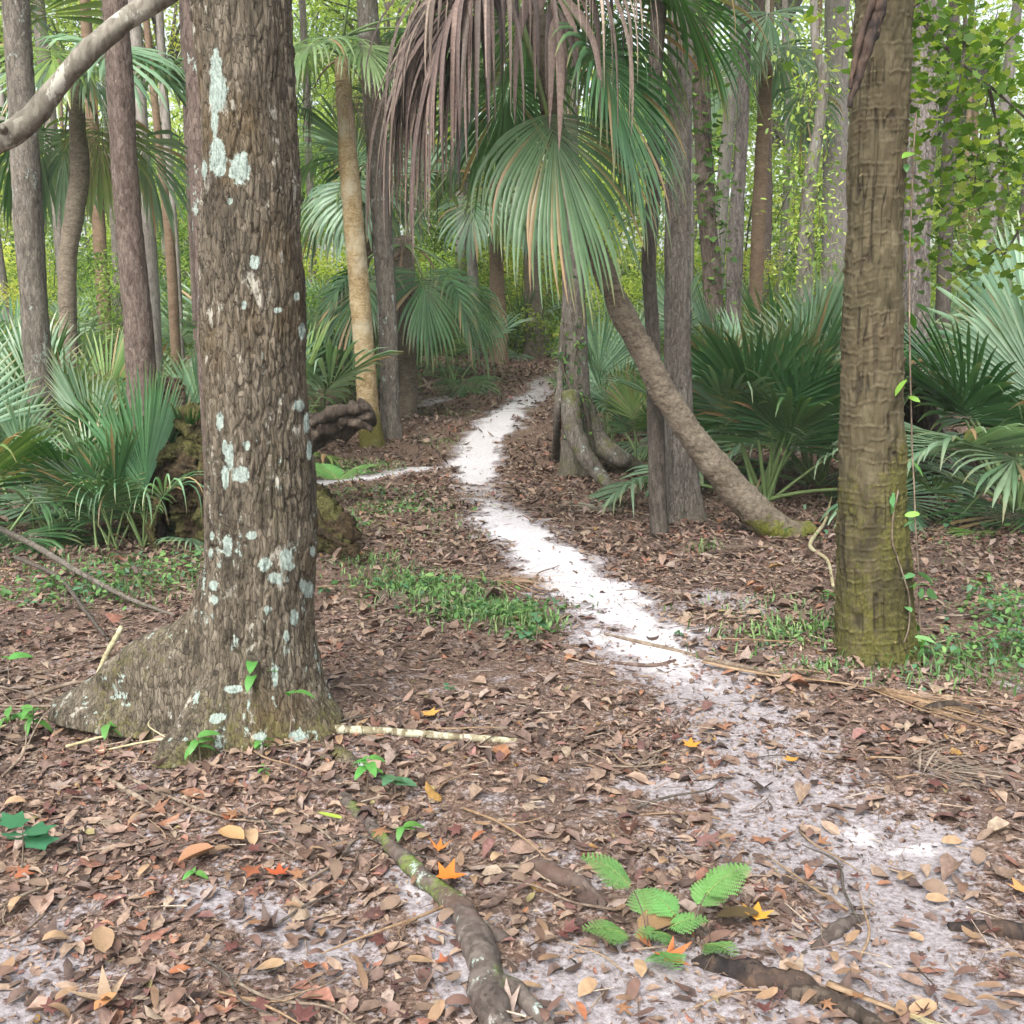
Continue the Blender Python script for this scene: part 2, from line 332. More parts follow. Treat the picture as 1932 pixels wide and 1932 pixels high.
# the trodden path: a sheet of sand lying a little over the floor
pc, _ = spline([(*G(px, py)[:2], 0) for (px, py, hw, st) in PATHS[0]], 160, [[hw * G(px, py)[1] / FOC, st] for (px, py, hw, st) in PATHS[0]])
tg = np.gradient(pc[:, :2], axis=0); tg /= np.linalg.norm(tg, axis=1)[:, None]; nrm = np.stack([-tg[:, 1], tg[:, 0]], 1)
across = np.linspace(-1, 1, 15)
PX = pc[:, None, :2] + nrm[:, None] * (across[None, :, None] * pc[:, 3][:, None, None] * (1.0 + .22 * noise(np.arange(160) * .35, np.sign(across)[:, None] * 3).T[..., None]))
edge = 1 - np.abs(across) ** 3
PZ = H(PX[..., 0], PX[..., 1]) - .012 + .017 * edge[None] * np.clip(pc[:, 4], 0, 1)[:, None]
idx = np.arange(160 * 15).reshape(160, 15)
PF = np.stack([idx[:-1, :-1], idx[:-1, 1:], idx[1:, 1:], idx[1:, :-1]], -1).reshape(-1, 4)
tag(obj('path', mesh('path', np.concatenate([PX, PZ[..., None]], -1), PF, GMAT, mask=np.stack([np.clip(sandmask(PX[..., 0], PX[..., 1]), 0, 1.1)] + [0 * PZ] * 2, -1), smooth=True)),
    'winding trodden path of white sand through the leaf litter', 'path', kind='structure')

# ------------------------------------------------------------------ palm fronds
def lerp(a, b, t): return np.asarray(a) * (1 - t) + np.asarray(b) * t
def fan(seed, nseg=40, steps=7, amax=1.75, el=.8, lp=1.0, sagp=.25, sagc=.5, lc=.3, split=.55, droop=1.6, sag=.25, fold=.3, Rad=1.0, pal=None, dead=False, brown=.06, wid=1.0, petw=.014, curl=.12, shade=1.0):
    g = np.random.default_rng(seed); s_ = np.array([0, 1., 0]); Z = np.array([0, 0, 1.])
    d = np.array([math.cos(el), 0, math.sin(el)]); p = np.zeros(3); pts = [p.copy()]
    for i in range(8):
        d = d - Z * sagp / 8; d /= np.linalg.norm(d); p = p + d * lp / 8; pts.append(p.copy())
    pet = sweep(pts, np.linspace(petw * 1.4, petw * .7, 9), 5, 12)
    cp, cd = [p.copy()], [d.copy()]
    for i in range(8):
        d = d - Z * sagc / 8; d /= np.linalg.norm(d); p = p + d * lc * Rad / 8; cp.append(p.copy()); cd.append(d.copy())
    cp, cd = np.array(cp), np.array(cd)
    t = np.linspace(-1, 1, nseg) + g.normal(0, .3 / nseg, nseg); at_ = np.clip(np.abs(t), 0, 1)
    f = (1 - at_ ** .8) * 8; i0 = np.clip(f.astype(int), 0, 7); fr = (f - i0)[:, None]
    o = cp[i0] * (1 - fr) + cp[i0 + 1] * fr; a = cd[i0] * (1 - fr) + cd[i0 + 1] * fr; a /= np.linalg.norm(a, axis=1)[:, None]
    nn = np.cross(a, s_); th = (t * amax)[:, None]
    d = np.cos(th) * a + np.sin(th) * s_ + nn * fold * np.abs(np.sin(th)); d /= np.linalg.norm(d, axis=1)[:, None]
    w = -np.sin(th) * a + np.cos(th) * s_
    L = Rad * (.60 + .40 * np.cos(t * amax * .75)) * g.uniform(.9, 1.06, nseg) - (1 - at_) * lc * Rad * .55
    dl = 2 * amax / nseg; P_ = o.copy(); S = np.linspace(0, 1, steps + 1)
    drp = droop * g.uniform(.55, 1.45, nseg) ; spl = split * g.uniform(.85, 1.12, nseg)
    wv = g.uniform(.35, 1.25, nseg) if dead else np.ones(nseg)
    if dead: L = L * g.uniform(.55, 1.08, nseg); o = o + g.normal(0, .012, o.shape) * Rad
    br = g.uniform(0, 1, nseg); drp = np.where(br < .07, drp * 3.5 + 1.2, drp); L = np.where((br > .95) & (np.arange(nseg) % 3 == 0), L * .45, L); tipb = g.uniform(.1, 1, nseg)[:, None] ** 1.5
    sway = g.normal(0, curl, (nseg, 3)); sway[:, 2] *= .3; tw = g.normal(0, .9 if dead else .35, nseg)
    Vs, Cs = [], []
    pal = pal or [C(52, 96, 58), C(84, 128, 92)]
    sc0 = lerp(pal[0], pal[1], g.uniform(0, 1, nseg)[:, None]) * shade
    isb = g.uniform(0, 1, nseg) < brown; bcol = np.array(C(176, 142, 108))
    for j, s in enumerate(S):
        if j:
            ds = (S[j] - S[j - 1]); sm = (S[j] + S[j - 1]) / 2
            d = d - Z * ((sag + drp * np.maximum(0, sm - spl) * 2.2) * ds * 1.6)[:, None] + sway * (ds * max(0, sm - split) * 2.5)
            d /= np.linalg.norm(d, axis=1)[:, None]; P_ = P_ + d * (L * ds)[:, None]
        ww = w - d * np.sum(w * d, 1)[:, None]; ww /= np.linalg.norm(ww, axis=1)[:, None] + 1e-9; nv = np.cross(d, ww)
        an = tw * max(0, s - split) * 1.6; ca, sa = np.cos(an)[:, None], np.sin(an)[:, None]
        ww2 = ww * ca + nv * sa; nv2 = nv * ca - ww * sa
        rr = L * s; hs_ = math.tan(dl / 2) * L * spl * 1.04 * wid
        hw = np.where(s <= spl, math.tan(dl / 2) * rr * 1.06 * (wid if dead else 1), hs_ * wv * np.clip((1 - s) / (1 - spl), 0, 1) ** .75) + .0012 * Rad
        Vs.append(np.stack([P_ - ww2 * hw[:, None], P_ + nv2 * (hw * .55)[:, None], P_ + ww2 * hw[:, None]], 1))
        k = sc0.copy()
        if not dead:
            k = k * (1.0 + .35 * max(0, .25 - s) * 2); k[isb] = lerp(k[isb], bcol, min(1, s * 1.3)); 
            if s > .8: k = lerp(k, np.array(C(158, 136, 96)) * shade, np.clip(tipb * (s - .72) * 3.2, 0, .85))
        Cs.append(np.repeat(k[:, None], 3, 1))
    V = np.stack(Vs, 1); Cc = np.stack(Cs, 1)           # nseg, steps+1, 3, 3
    if not dead: Cc = Cc * np.array([.93, 1.07, .93])[None, None, :, None]
    idx = np.arange(V.shape[0] * V.shape[1] * 3).reshape(V.shape[0], V.shape[1], 3)
    F = np.stack([idx[:, :-1, :-1], idx[:, :-1, 1:], idx[:, 1:, 1:], idx[:, 1:, :-1]], -1).reshape(-1, 4)
    return (V.reshape(-1, 3), F, Cc.reshape(-1, 3)), pet
DEADP = [C(88, 72, 64), C(156, 132, 116)]
PETC = C(112, 134, 84); PETD = C(128, 104, 82)
def frond_meshes(name, dead=False, petc=None, **kw):
    (V, F, Cc), pet = fan(dead=dead, **kw)
    m = MAT['dead_frond'] if dead else MAT['frond']
    b = mesh(name, V, F, m, Cc)
    pc_ = np.tile(np.array(petc or (PETD if dead else PETC)), (len(pet[0]), 1))
    return b, mesh(name + '_petiole', pet[0], pet[1], MAT['petiole'], pc_, smooth=True)
GP = [[C(50, 92, 50), C(88, 128, 80)], [C(88, 124, 92), C(144, 174, 142)], [C(84, 118, 56), C(136, 160, 90)]]
FV = {}
for ci, (cls, kw) in enumerate({
        'up': dict(el=1.3, sagp=.12, sagc=.25, droop=.5, sag=.05, fold=.32, amax=1.4, split=.62),
        'mid': dict(el=1.05, sagp=.25, sagc=.55, droop=1.4, sag=.12, fold=.26, amax=1.75, split=.6),
        'low': dict(el=.45, sagp=.45, sagc=.9, droop=2.0, sag=.2, fold=.22, amax=1.9),
        'hang': dict(el=.0, sagp=1.1, sagc=1.2, droop=2.6, sag=.35, fold=.25, amax=1.75)}.items()):
    for k in range(4):
        FV[cls, k] = frond_meshes('fan_blade', seed=100 + ci * 10 + k, nseg=38, steps=7, pal=GP[[0, 1, 0, 2][k]], lp=[.8, 1.0, .65, .9][k], **kw)
        FV['f' + cls, k] = frond_meshes('fan_blade', seed=200 + ci * 10 + k, nseg=26, steps=5, pal=GP[[0, 1, 2, 1][k]], lp=[.7, .9, .6, .8][k], **kw)
for k in range(3):
    FV['dead', k] = frond_meshes('dead_fan_blade', dead=True, seed=300 + k, nseg=30, steps=7, el=-.1, sagp=1.4, sagc=1.5, droop=4.5, split=.22, sag=.8, wid=.62, lp=.6, pal=[[C(88, 72, 64), C(156, 132, 116)], [C(120, 98, 76), C(186, 160, 130)], [C(70, 58, 52), C(128, 108, 94)]][k])
def add_frond(parent, var, az, s=1.0, loc=(0, 0, 0), tilt=0.0):
    b, p = FV[var] if isinstance(var, tuple) and var in FV else var
    o = obj('dead_frond' if b.name.startswith('dead') else 'frond', b, parent, tuple(float(c) for c in loc), s=s, rot=(tilt, 0, az)); obj('petiole', p, o); return o
def palmetto(x, y, Rad, nf, seed, label, group=None, far=False, name='palmetto', ndead=1, elmix=(.3, .35, .3, .05), azs=None):
    g = np.random.default_rng(seed); t = thing(name, label, 'palm', onground(x, y, -.03), group); pre = 'f' if far else ''
    cl = ['up', 'mid', 'low', 'hang']; cnt = np.array(elmix) * nf; order = sum(([c] * max(0, int(round(k))) for c, k in zip(cl, cnt)), [])
    for i, c in enumerate(order):
        az = i * 2.39996 + g.uniform(-.4, .4) + seed if azs is None else azs[i % len(azs)] + g.uniform(-.15, .15)
        add_frond(t, (pre + c, int(g.integers(4))), az, Rad * g.uniform(.75, 1.1), (g.normal(0, .05), g.normal(0, .05), 0), g.normal(0, .12))
    for i in range(ndead): add_frond(t, ('dead', int(g.integers(3))), g.uniform(0, 6.3), Rad * g.uniform(.5, .75), (0, 0, .25 * Rad))
    return t

# ------------------------------------------------------------------ leaf clouds
def leafcloud(g, centres, spread, n, size, pal, up=.5, asp=.5):
    ci = g.integers(0, len(centres), n); c = centres[ci] + g.normal(0, 1, (n, 3)) * np.asarray(spread)
    yaw = g.uniform(0, 2 * np.pi, n); pit = g.normal(-.25, .45, n); rol = g.normal(0, .6, n)
    ax = np.stack([np.cos(yaw) * np.cos(pit), np.sin(yaw) * np.cos(pit), np.sin(pit)], 1)
    sd = np.stack([-np.sin(yaw), np.cos(yaw), 0 * yaw], 1); nn = np.cross(ax, sd)
    sd = sd * np.cos(rol)[:, None] + nn * np.sin(rol)[:, None]; nn = np.cross(ax, sd)
    L = size * g.uniform(.6, 1.3, n)[:, None]
    V = np.stack([c - ax * L * .5, c - sd * L * asp * .5 + nn * L * .12 - ax * L * .05, c + ax * L * .5 - nn * L * .1, c + sd * L * asp * .5 + nn * L * .12 - ax * L * .05], 1)
    pal = np.array(pal); cc = g.uniform(0, 1, len(centres)); q = np.clip(cc[ci] * .75 + g.normal(.12, .18, n), 0, .999) * (len(pal) - 1)
    i0 = q.astype(int); f = (q - i0)[:, None]; colr = pal[i0] * (1 - f) + pal[i0 + 1] * f
    return V.reshape(-1, 3), np.arange(n * 4).reshape(n, 4), np.repeat(colr, 4, 0)
GR_D = [C(66, 98, 50), C(94, 130, 62), C(126, 158, 78), C(160, 188, 96)]
GR_L = [C(104, 136, 68), C(138, 168, 82), C(174, 198, 100), C(204, 218, 120)]
GR_Y = [C(122, 148, 70), C(168, 186, 86), C(202, 212, 108), C(226, 224, 126)]
def crown_mesh(seed, n=5000, size=.05, pal=GR_D, ncl=46, flat=.75):
    g = np.random.default_rng(seed); d = g.normal(0, 1, (ncl, 3)); d /= np.linalg.norm(d, axis=1)[:, None]
    c = d * (g.uniform(.25, 1, ncl) ** .5)[:, None]; c[:, 2] *= flat
    V, F, K = leafcloud(g, c, (.15, .15, .1), n, size, pal)
    limbs = [sweep([(0, 0, -.9), lerp((0, 0, -.5), q, .5) + g.normal(0, .06, 3), q], [.028, .016, .004], 5, 8, cap=False) for q in c[:18]]
    lv, lf = merge(limbs)
    return mesh('crown', V, F, MAT['leaf'], K), (lv, lf)
CRN = []
for k, (pal, sz) in enumerate([(GR_D, .055), (GR_L, .055), (GR_L, .05), (GR_Y, .05), (GR_D, .06), (GR_L, .05)]):
    cm, (lv, lf) = crown_mesh(400 + k, 1300 if k == 5 else 5200, sz, pal)
    CRN.append((cm, mesh('limbs', lv, lf, MAT['bark_dark'], smooth=True)))
def add_crown(parent, k, loc, s, rz=0.0):
    o = obj('crown', CRN[k][0], parent, tuple(float(c) for c in loc), rz, s); obj('limb', CRN[k][1], o); return o

# ------------------------------------------------------------------ trunks
def px_path(pts, d):              # [(px, py, width px)] at depth d (or a depth for each) -> centres and radii
    ds = np.broadcast_to(np.asarray(d, float), (len(pts),))
    c = np.array([P(a, b, q) for (a, b, w), q in zip(pts, ds)])
    r = np.array([w * .5 * np.linalg.norm(cc - np.array([0, 0, CAMZ])) / FOC * (CP) for (a, b, w), cc in zip(pts, c)]); return c, r
def barkdisp(amp, fx, fz, seed, flare=0.0, fh=.3, lobes=3, ph=0.0, z0=0.0, butt=()):
    def f(TH, S, B):
        wx = .5 * noise(B[..., 0] * 9, B[..., 1] * 9, B[..., 2] * 5 + seed)
        x, y, z = B[..., 0] * fx + seed + wx, B[..., 1] * fx + wx, B[..., 2] * fz + .6 * wx
        f1, f2, cid = worley(x, y, z); plate = sstep(.02, .22, f2 - f1)
        a = plate * (.62 + .3 * cid) + .35 * noise(x * 2.6, y * 2.6, z * 2.6)
        lump = fbm(B[..., 0] * 3 + seed, B[..., 1] * 3, B[..., 2] * 2.2, 2)
        h = np.maximum(B[..., 2] - z0, 0)
        fl = flare * np.exp(-h / fh) * (1 + .55 * np.sin(TH * lobes + ph) + .3 * np.sin(TH * (lobes + 2) + ph * 2.1))
        for (ang, am, h1, pw) in butt: fl = fl + am * np.clip(1 - (h + .05 * noise(B[..., 2] * 6, TH * 2)) / h1, 0, 1) ** 1.4 * np.clip(np.cos(TH - ang), 0, 1) ** pw * (1 + .25 * noise(TH * 5, B[..., 2] * 7))
        return amp * (a - .5) * (.75 + .5 * noise(B[..., 0] * 8 + seed, B[..., 1] * 8, B[..., 2] * 4)) + amp * .8 * lump + fl
    return f
def ringfield(TH, S, B, seed, step):
    ph = S / step + .35 * noise(np.cos(TH) * 1.3 + seed, np.sin(TH) * 1.3, S * 3) + .9 * noise(seed, S * 2.0) + .16 * noise(np.cos(TH) * 7 + seed, np.sin(TH) * 7, S * 6)
    fr = ph - np.floor(ph); on = sstep(-.45, .05, noise(np.cos(TH) * 1.7 + np.floor(ph) * 3.7, np.sin(TH) * 1.7, np.floor(ph) * 1.3 + seed)) * (.55 + .45 * noise(np.cos(TH) * 8, np.sin(TH) * 8 + np.floor(ph) * 5.1, seed))
    ridge = np.exp(-((fr - .5) / .12) ** 2) * on; gap = np.exp(-((fr - .68) / .10) ** 2) * on
    x, y, z = np.cos(TH) * 7.5 + seed, np.sin(TH) * 7.5, B[..., 2] * 3.5
    cr = sstep(.82, .95, 1 - np.abs(noise(x, y, z)) * 1.05) * sstep(-.2, .15, noise(B[..., 0] * 9, B[..., 1] * 9, B[..., 2] * 11 + seed))
    return ridge, gap, cr
def ringdisp(seed, step=.05, amp=.004, z0=0.0, flare=0.0, fh=.2, crack=.004):
    def f(TH, S, B):
        ridge, gap, cr = ringfield(TH, S, B, seed, step)
        lump = fbm(B[..., 0] * 6 + seed, B[..., 1] * 6, B[..., 2] * 5, 3) + .5 * noise(B[..., 0] * 60, B[..., 1] * 60, B[..., 2] * 30)
        h = np.maximum(B[..., 2] - z0, 0)
        return amp * (ridge - .5 * gap) - crack * cr + amp * .9 * lump + flare * np.exp(-h / fh) * (1 + .3 * np.sin(TH * 3 + seed))
    return f
def extend(c, r, ztop, taper=.65):
    d = c[-1] - c[-2]; d = d / max(d[2], .05); k = max(.1, ztop - c[-1][2])
    m = c[-1] + d * k * .5; e = c[-1] + np.array([d[0] * k * .8, d[1] * k * .8, k]); m[2] = c[-1][2] + k * .5
    return np.concatenate([c, [m, e]]), np.concatenate([r, [r[-1] * (1 + taper) / 2, r[-1] * taper]])
def tree(name, label, pts, d, mat, nr=48, ns=160, amp=.006, fx=30, fz=8, flare=.03, fh=.25, lobes=3, seed=1.0, ztop=9.0, crown=None, cs=2.2, group=None, disp=None, maskf=None, base_lift=-.06, cat='tree', low=None):
    c, r = px_path(pts, d); c[0, 2] = float(H(c[0, 0], c[0, 1])) + base_lift; z0 = c[0, 2]
    if ztop > c[-1][2] + .3: c, r = extend(c, r, ztop)
    t = thing(name, label, cat, c[0], group)
    (geo, TH, S, B) = sweep(c, r, nr, ns, disp(z0) if disp else barkdisp(amp, fx, fz, seed, flare, fh, lobes, seed, z0), full=True, low=low)
    mk = None
    if maskf: mk = np.concatenate([maskf(TH, S, B).reshape(-1, 3), np.zeros((2, 3))])
    part('trunk', geo, mat, t, c[0], mask=mk)
    if crown is not None: add_crown(t, 5 if c[0][1] < 12.5 else crown, c[-1] - c[0] + np.array([0, 0, .5 * cs]), cs, seed)
    return t, c, r

# the big lichened tree
def proj(B):                                        # surface points -> where lichens sit (directions)
    d = B - np.array([0, 0, CAMZ]); f = d[..., 1] * CP - d[..., 2] * SP; up = d[..., 1] * SP + d[..., 2] * CP
    return 966 + FOC * d[..., 0] / f, 966 - FOC * up / f
LICH = [(407, 130, 10, 34), (412, 175, 15, 32), (405, 225, 7, 28), (411, 297, 14, 30), (419, 318, 8, 14), (453, 318, 17, 28), (443, 325, 10, 14), (434, 380, 5, 6), (481, 495, 9, 12), (412, 270, 8, 8), (433, 860, 7, 22), (424, 845, 5, 12),
        (430, 1030, 8, 18), (540, 1050, 12, 14), (520, 1090, 14, 10), (546, 1068, 10, 8), (403, 1105, 7, 9), (404, 1132, 6, 8), (582, 1112, 9, 14), (572, 1105, 6, 11), (505, 1150, 7, 6), (570, 625, 6, 14), (565, 765, 9, 10), (578, 800, 5, 18),
        (415, 795, 6, 16), (465, 840, 6, 8), (461, 575, 5, 8), (525, 585, 8, 5), (555, 1165, 7, 14), (400, 1012, 4, 7), (455, 895, 14, 14), (425, 900, 6, 20), (500, 1065, 12, 12), (440, 1300, 16, 7), (415, 1352, 14, 6), (490, 1390, 12, 7), (560, 1388, 14, 9), (405, 1360, 10, 5),
        (386, 320, 5, 16), (398, 1045, 4, 9), (590, 1040, 4, 10), (583, 850, 4, 16), (519, 1275, 5, 18), (560, 560, 5, 8), (475, 1010, 9, 7), (540, 1200, 5, 10)]
def hero_mask(TH, S, B):
    px, py = proj(B); front = B[..., 1] < 4.12; L = np.zeros_like(px)
    for (a, b, rx, ry) in LICH:
        q = ((px - a) / (rx * 1.15)) ** 2 + ((py - b) / (ry * 1.15)) ** 2; L = np.maximum(L, np.where(front, 1.0 - .55 * q, 0))
    sp = fbm(B[..., 0] * 22, B[..., 1] * 22, B[..., 2] * 9, 3); lower = sstep(1.9, .2, B[..., 2])
    L = np.maximum(L, .48 * sstep(.42, .75, sp) * (.35 + .65 * lower))
    mo = .62 * sstep(.55, -.05, B[..., 2]) * sstep(-.5, .6, fbm(B[..., 0] * 4, B[..., 1] * 4, B[..., 2] * 3 + 5, 2)) + .28 * sstep(.2, .8, fbm(B[..., 0] * 6, B[..., 1] * 6, B[..., 2] * 2, 2))
    return np.stack([np.clip(L, 0, 1), np.clip(mo, 0, 1), .5 * sstep(.35, .8, fbm(B[..., 0] * 7 + 9, B[..., 1] * 7, B[..., 2] * 3, 2))], -1)
hero_pts = [(492, 1425, 222), (490, 1330, 212), (489, 1200, 206), (490, 1080, 202), (489, 950, 198), (487, 800, 193), (481, 600, 190), (473, 400, 180), (466, 200, 168), (460, 0, 166), (456, -150, 160)]
hero, hc, hr = tree('lichened_tree', 'thick grey-brown trunk with white lichen patches and a flared mossy root', hero_pts, 4.02, MAT['bark_hero'], 320, 660, .015, 40, 9, .05, .16, 3, 2.4, 8.5, 0, 2.6, maskf=hero_mask, low=3.1, disp=lambda z0: barkdisp(.015, 40, 9, 2.4, .045, .16, 3, 2.4, z0 + .05, ((4.66, .52, .58, 16), (5.6, .16, .32, 18), (1.1, .09, .2, 12), (3.9, .25, .4, 14))))
def root(parent, base, pts, rad, mat, nr=20, ns=60, amp=.006, seed=0.0, moss=.3, lich=.2):
    pts = [np.asarray(p, float) for p in pts]
    (geo, TH, S, B) = sweep(pts, rad, nr, ns, lambda TH, S, B: amp * (fbm(B[..., 0] * 18 + seed, B[..., 1] * 18, B[..., 2] * 18, 3) + .8 * noise(B[..., 0] * 5, B[..., 1] * 5 + seed)), full=True)
    mo = moss * 1.6 * sstep(-.2, .7, fbm(B[..., 0] * 7 + seed, B[..., 1] * 7, B[..., 2] * 7, 2)); li = lich * 2.2 * sstep(.15, .8, fbm(B[..., 0] * 14, B[..., 1] * 14 + seed, B[..., 2] * 9, 3))
    mk = np.concatenate([np.stack([np.clip(li, 0, 1), np.clip(mo, 0, 1), 0 * mo], -1).reshape(-1, 3), np.zeros((2, 3))])
    return part('root', geo, mat, parent, base, mask=mk)
hb = hc[0]
root(hero, hb, [P(330, 1285, 4.05), P(270, 1302, 4.08), P(215, 1318, 4.12), G(150, 1352, -.04)], [.10, .095, .07, .03], MAT['bark_hero'], 40, 90, .012, 3, .45, .25)
root(hero, hb, [P(560, 1330, 3.98), P(600, 1402, 3.9), G(650, 1432, -.01), G(720, 1455, -.03)], [.07, .06, .035, .015], MAT['bark_hero'], 30, 70, .008, 5, .35, .35)
root(hero, hb, [G(612, 1425, -.02), G(652, 1500, -.02), G(690, 1550, .005), G(740, 1610, .02), G(800, 1668, .02), G(868, 1730, .016), G(905, 1800, .012), G(922, 1880, .01), G(950, 1960, .0)], [.03, .026, .020, .024, .030, .038, .042, .040, .038], MAT['root'], 22, 170, .008, 4, .35, .16)
root(hero, hb, [G(880, 1745, .0), G(930, 1770, .01), G(975, 1775, -.02)], [.03, .022, .01], MAT['root'], 12, 30, .004, 6)
root(hero, hb, [G(915, 1850, .0), G(975, 1880, .015), G(1040, 1940, .0)], [.03, .026, .02], MAT['root'], 12, 30, .006, 9)

# the mossy palm trunk on the right of the path
def rp_mask(TH, S, B):
    z = B[..., 2]; x = B[..., 0]; nn = fbm(x * 7, B[..., 1] * 7, z * 4, 3)
    side = sstep(-.1, .14, x - (1.7 + .02 * z)); mo = sstep(1.75, .35, z + .4 * nn) * (.42 + .5 * side)
    mo = mo + .35 * sstep(.5, .1, z) * sstep(-.2, .5, nn)
    dk = sstep(.15, .75, fbm(x * 9 + 4, B[..., 1] * 9, z * 3, 3)) * sstep(1.5, 1.1, z) * sstep(.1, .5, z)
    ridge, gap, cr = ringfield(TH, S, B, 3.3, .05)
    return np.stack([.42 * ridge, np.clip(mo * 1.4, 0, .95), np.clip(dk * .9 + cr * .95 + gap * .3, 0, 1)], -1)
rp_pts = [(1651, 1275, 150), (1650, 1215, 138), (1648, 1100, 133), (1645, 950, 124), (1644, 800, 115), (1644, 620, 106), (1650, 420, 97), (1659, 200, 96), (1668, 0, 94), (1674, -120, 92)]
rpalm, rc, rr = tree('mossy_palm', 'stout olive palm trunk ringed with leaf scars, mossy at its foot', rp_pts, 4.95, MAT['palm_hero'], 220, 640, ztop=7.5, disp=lambda z0: ringdisp(3.3, .05, .009, z0, .025, .12, .010), maskf=rp_mask, cat='palm', low=3.3)
for i in range(14): add_frond(rpalm, (['up', 'mid', 'low', 'mid'][i % 4], i % 4), i * 2.4, 1.1, rc[-1] - rc[0])

# the leaning palm over the path and its hanging fronds
lp_pts = [(1530, 1028, 44), (1495, 1013, 60), (1448, 984, 62), (1400, 940, 60), (1350, 882, 56), (1298, 810, 51), (1238, 712, 47), (1180, 600, 44), (1130, 490, 41), (1090, 390, 38), (1060, 290, 36), (1034, 180, 34), (1012, 60, 32), (1002, -70, 32)]
lp_d = np.linspace(8.15, 7.45, len(lp_pts))
def lp_mask(TH, S, B):
    z = B[..., 2]; return np.stack([0 * z, np.clip(.9 * sstep(.20, .0, z + .1 * fbm(B[..., 0] * 9, B[..., 1] * 9, z * 9, 2)), 0, 1), 0 * z], -1)
lpalm, lc_, lr = tree('leaning_palm', 'brown ringed palm trunk leaning in a curve over the sandy path', lp_pts, lp_d, MAT['palm_brown'], 96, 340, ztop=0, disp=lambda z0: ringdisp(7.1, .045, .011, z0 - 1, 0, .1, .003), maskf=lp_mask, cat='palm', base_lift=.02)
T = lc_[-1] - lc_[0]
CAMW = -math.pi / 2
HG = [C(84, 118, 80), C(122, 152, 112)]
hero_fan = frond_meshes('fan_blade', seed=901, nseg=54, steps=10, el=-1.25, lp=1.02, sagp=.05, sagc=.1, lc=.22, amax=1.45, split=.48, droop=2.6, sag=.55, fold=.22, Rad=1.2, pal=HG, brown=.2, curl=.3, petw=.02, petc=C(132, 158, 96))
add_frond(lpalm, hero_fan, CAMW + .4, 1, T + np.array([-.17, 0, 0]), .17)
f2 = frond_meshes('fan_blade', seed=902, nseg=50, steps=8, el=-.75, lp=.75, sagp=.4, sagc=.6, lc=.25, amax=1.8, split=.5, droop=1.6, sag=.25, fold=.2, Rad=1.2, pal=[C(54, 96, 56), C(96, 136, 90)], brown=.05)
add_frond(lpalm, f2, -.5, 1, T); add_frond(lpalm, f2, .35, .95, T + np.array([0, .05, .1]))
add_frond(lpalm, f2, math.pi + .1, .62, T + np.array([0, .15, -.35])); add_frond(lpalm, f2, math.pi * .62, .8, T + np.array([0, .1, -.1]))
f3 = frond_meshes('fan_blade', seed=903, nseg=46, steps=8, el=.25, lp=.85, sagp=.6, sagc=.9, lc=.3, amax=1.8, split=.5, droop=2.3, sag=.25, fold=.2, Rad=1.1, pal=[C(58, 100, 54), C(100, 140, 84)])
for a in (.25, .95, 1.6): add_frond(lpalm, f3, a, 1.0, T + np.array([0, 0, .1]))
DP = [C(62, 54, 50), C(158, 142, 126)]
def dfan(seed, **kw):
    a = dict(dead=True, nseg=34, steps=11, sagp=.5, sagc=1.3, lc=.55, amax=1.35, split=.3, droop=6.0, sag=.7, fold=.3, Rad=1.6, pal=DP, wid=1.6, curl=.2, petw=.022); a.update(kw)
    return frond_meshes('dead_fan_blade', seed=seed, **a)
add_frond(lpalm, dfan(911, el=.05, lp=.22, lc=.42, sagc=1.3, Rad=1.75, nseg=46, split=.40, amax=1.1), math.pi + .2, 1, T + np.array([-.02, -.25, .06]))
add_frond(lpalm, dfan(917, el=-.15, lp=.25, lc=.38, sagc=1.1, Rad=1.8, nseg=40, split=.35, amax=1.1, pal=[C(92, 78, 74), C(164, 142, 130)]), math.pi + .45, 1, T + np.array([.0, -.3, .02]))
add_frond(lpalm, dfan(912, el=.0, lp=.22, Rad=1.7, nseg=38, pal=[C(84, 72, 68), C(150, 130, 120)]), math.pi + .8, 1, T + np.array([-.02, -.2, .1]))
add_frond(lpalm, dfan(913, el=.3, lp=.2, lc=.3, Rad=1.25, nseg=30, wid=.85, pal=[C(112, 98, 88), C(186, 168, 150)]), -.8, 1, T + np.array([.05, -.15, .1]))
add_frond(lpalm, dfan(918, el=.1, lp=.22, lc=.4, sagc=1.4, Rad=1.6, nseg=30, wid=.8, split=.35, amax=1.3, pal=[C(76, 66, 62), C(150, 132, 122)]), math.pi + .05, 1, T + np.array([-.02, -.1, .0]))
add_frond(lpalm, dfan(919, el=-.2, lp=.2, lc=.45, Rad=1.7, nseg=34, sagc=.9, wid=1.2, pal=[C(54, 48, 45), C(128, 114, 104)]), CAMW - .95, 1, T + np.array([-.06, -.22, .05]))
add_frond(lpalm, dfan(914, el=-.4, lp=.25, Rad=1.45, nseg=24, sagc=.6, pal=[C(62, 54, 52), C(120, 104, 96)]), CAMW - .6, 1, T + np.array([-.1, -.2, .05]))
add_frond(lpalm, dfan(916, el=-.3, lp=.2, Rad=1.2, nseg=18, sagc=.8, pal=[C(72, 62, 58), C(140, 120, 110)]), CAMW + .3, 1, T + np.array([0, -.15, .1]))

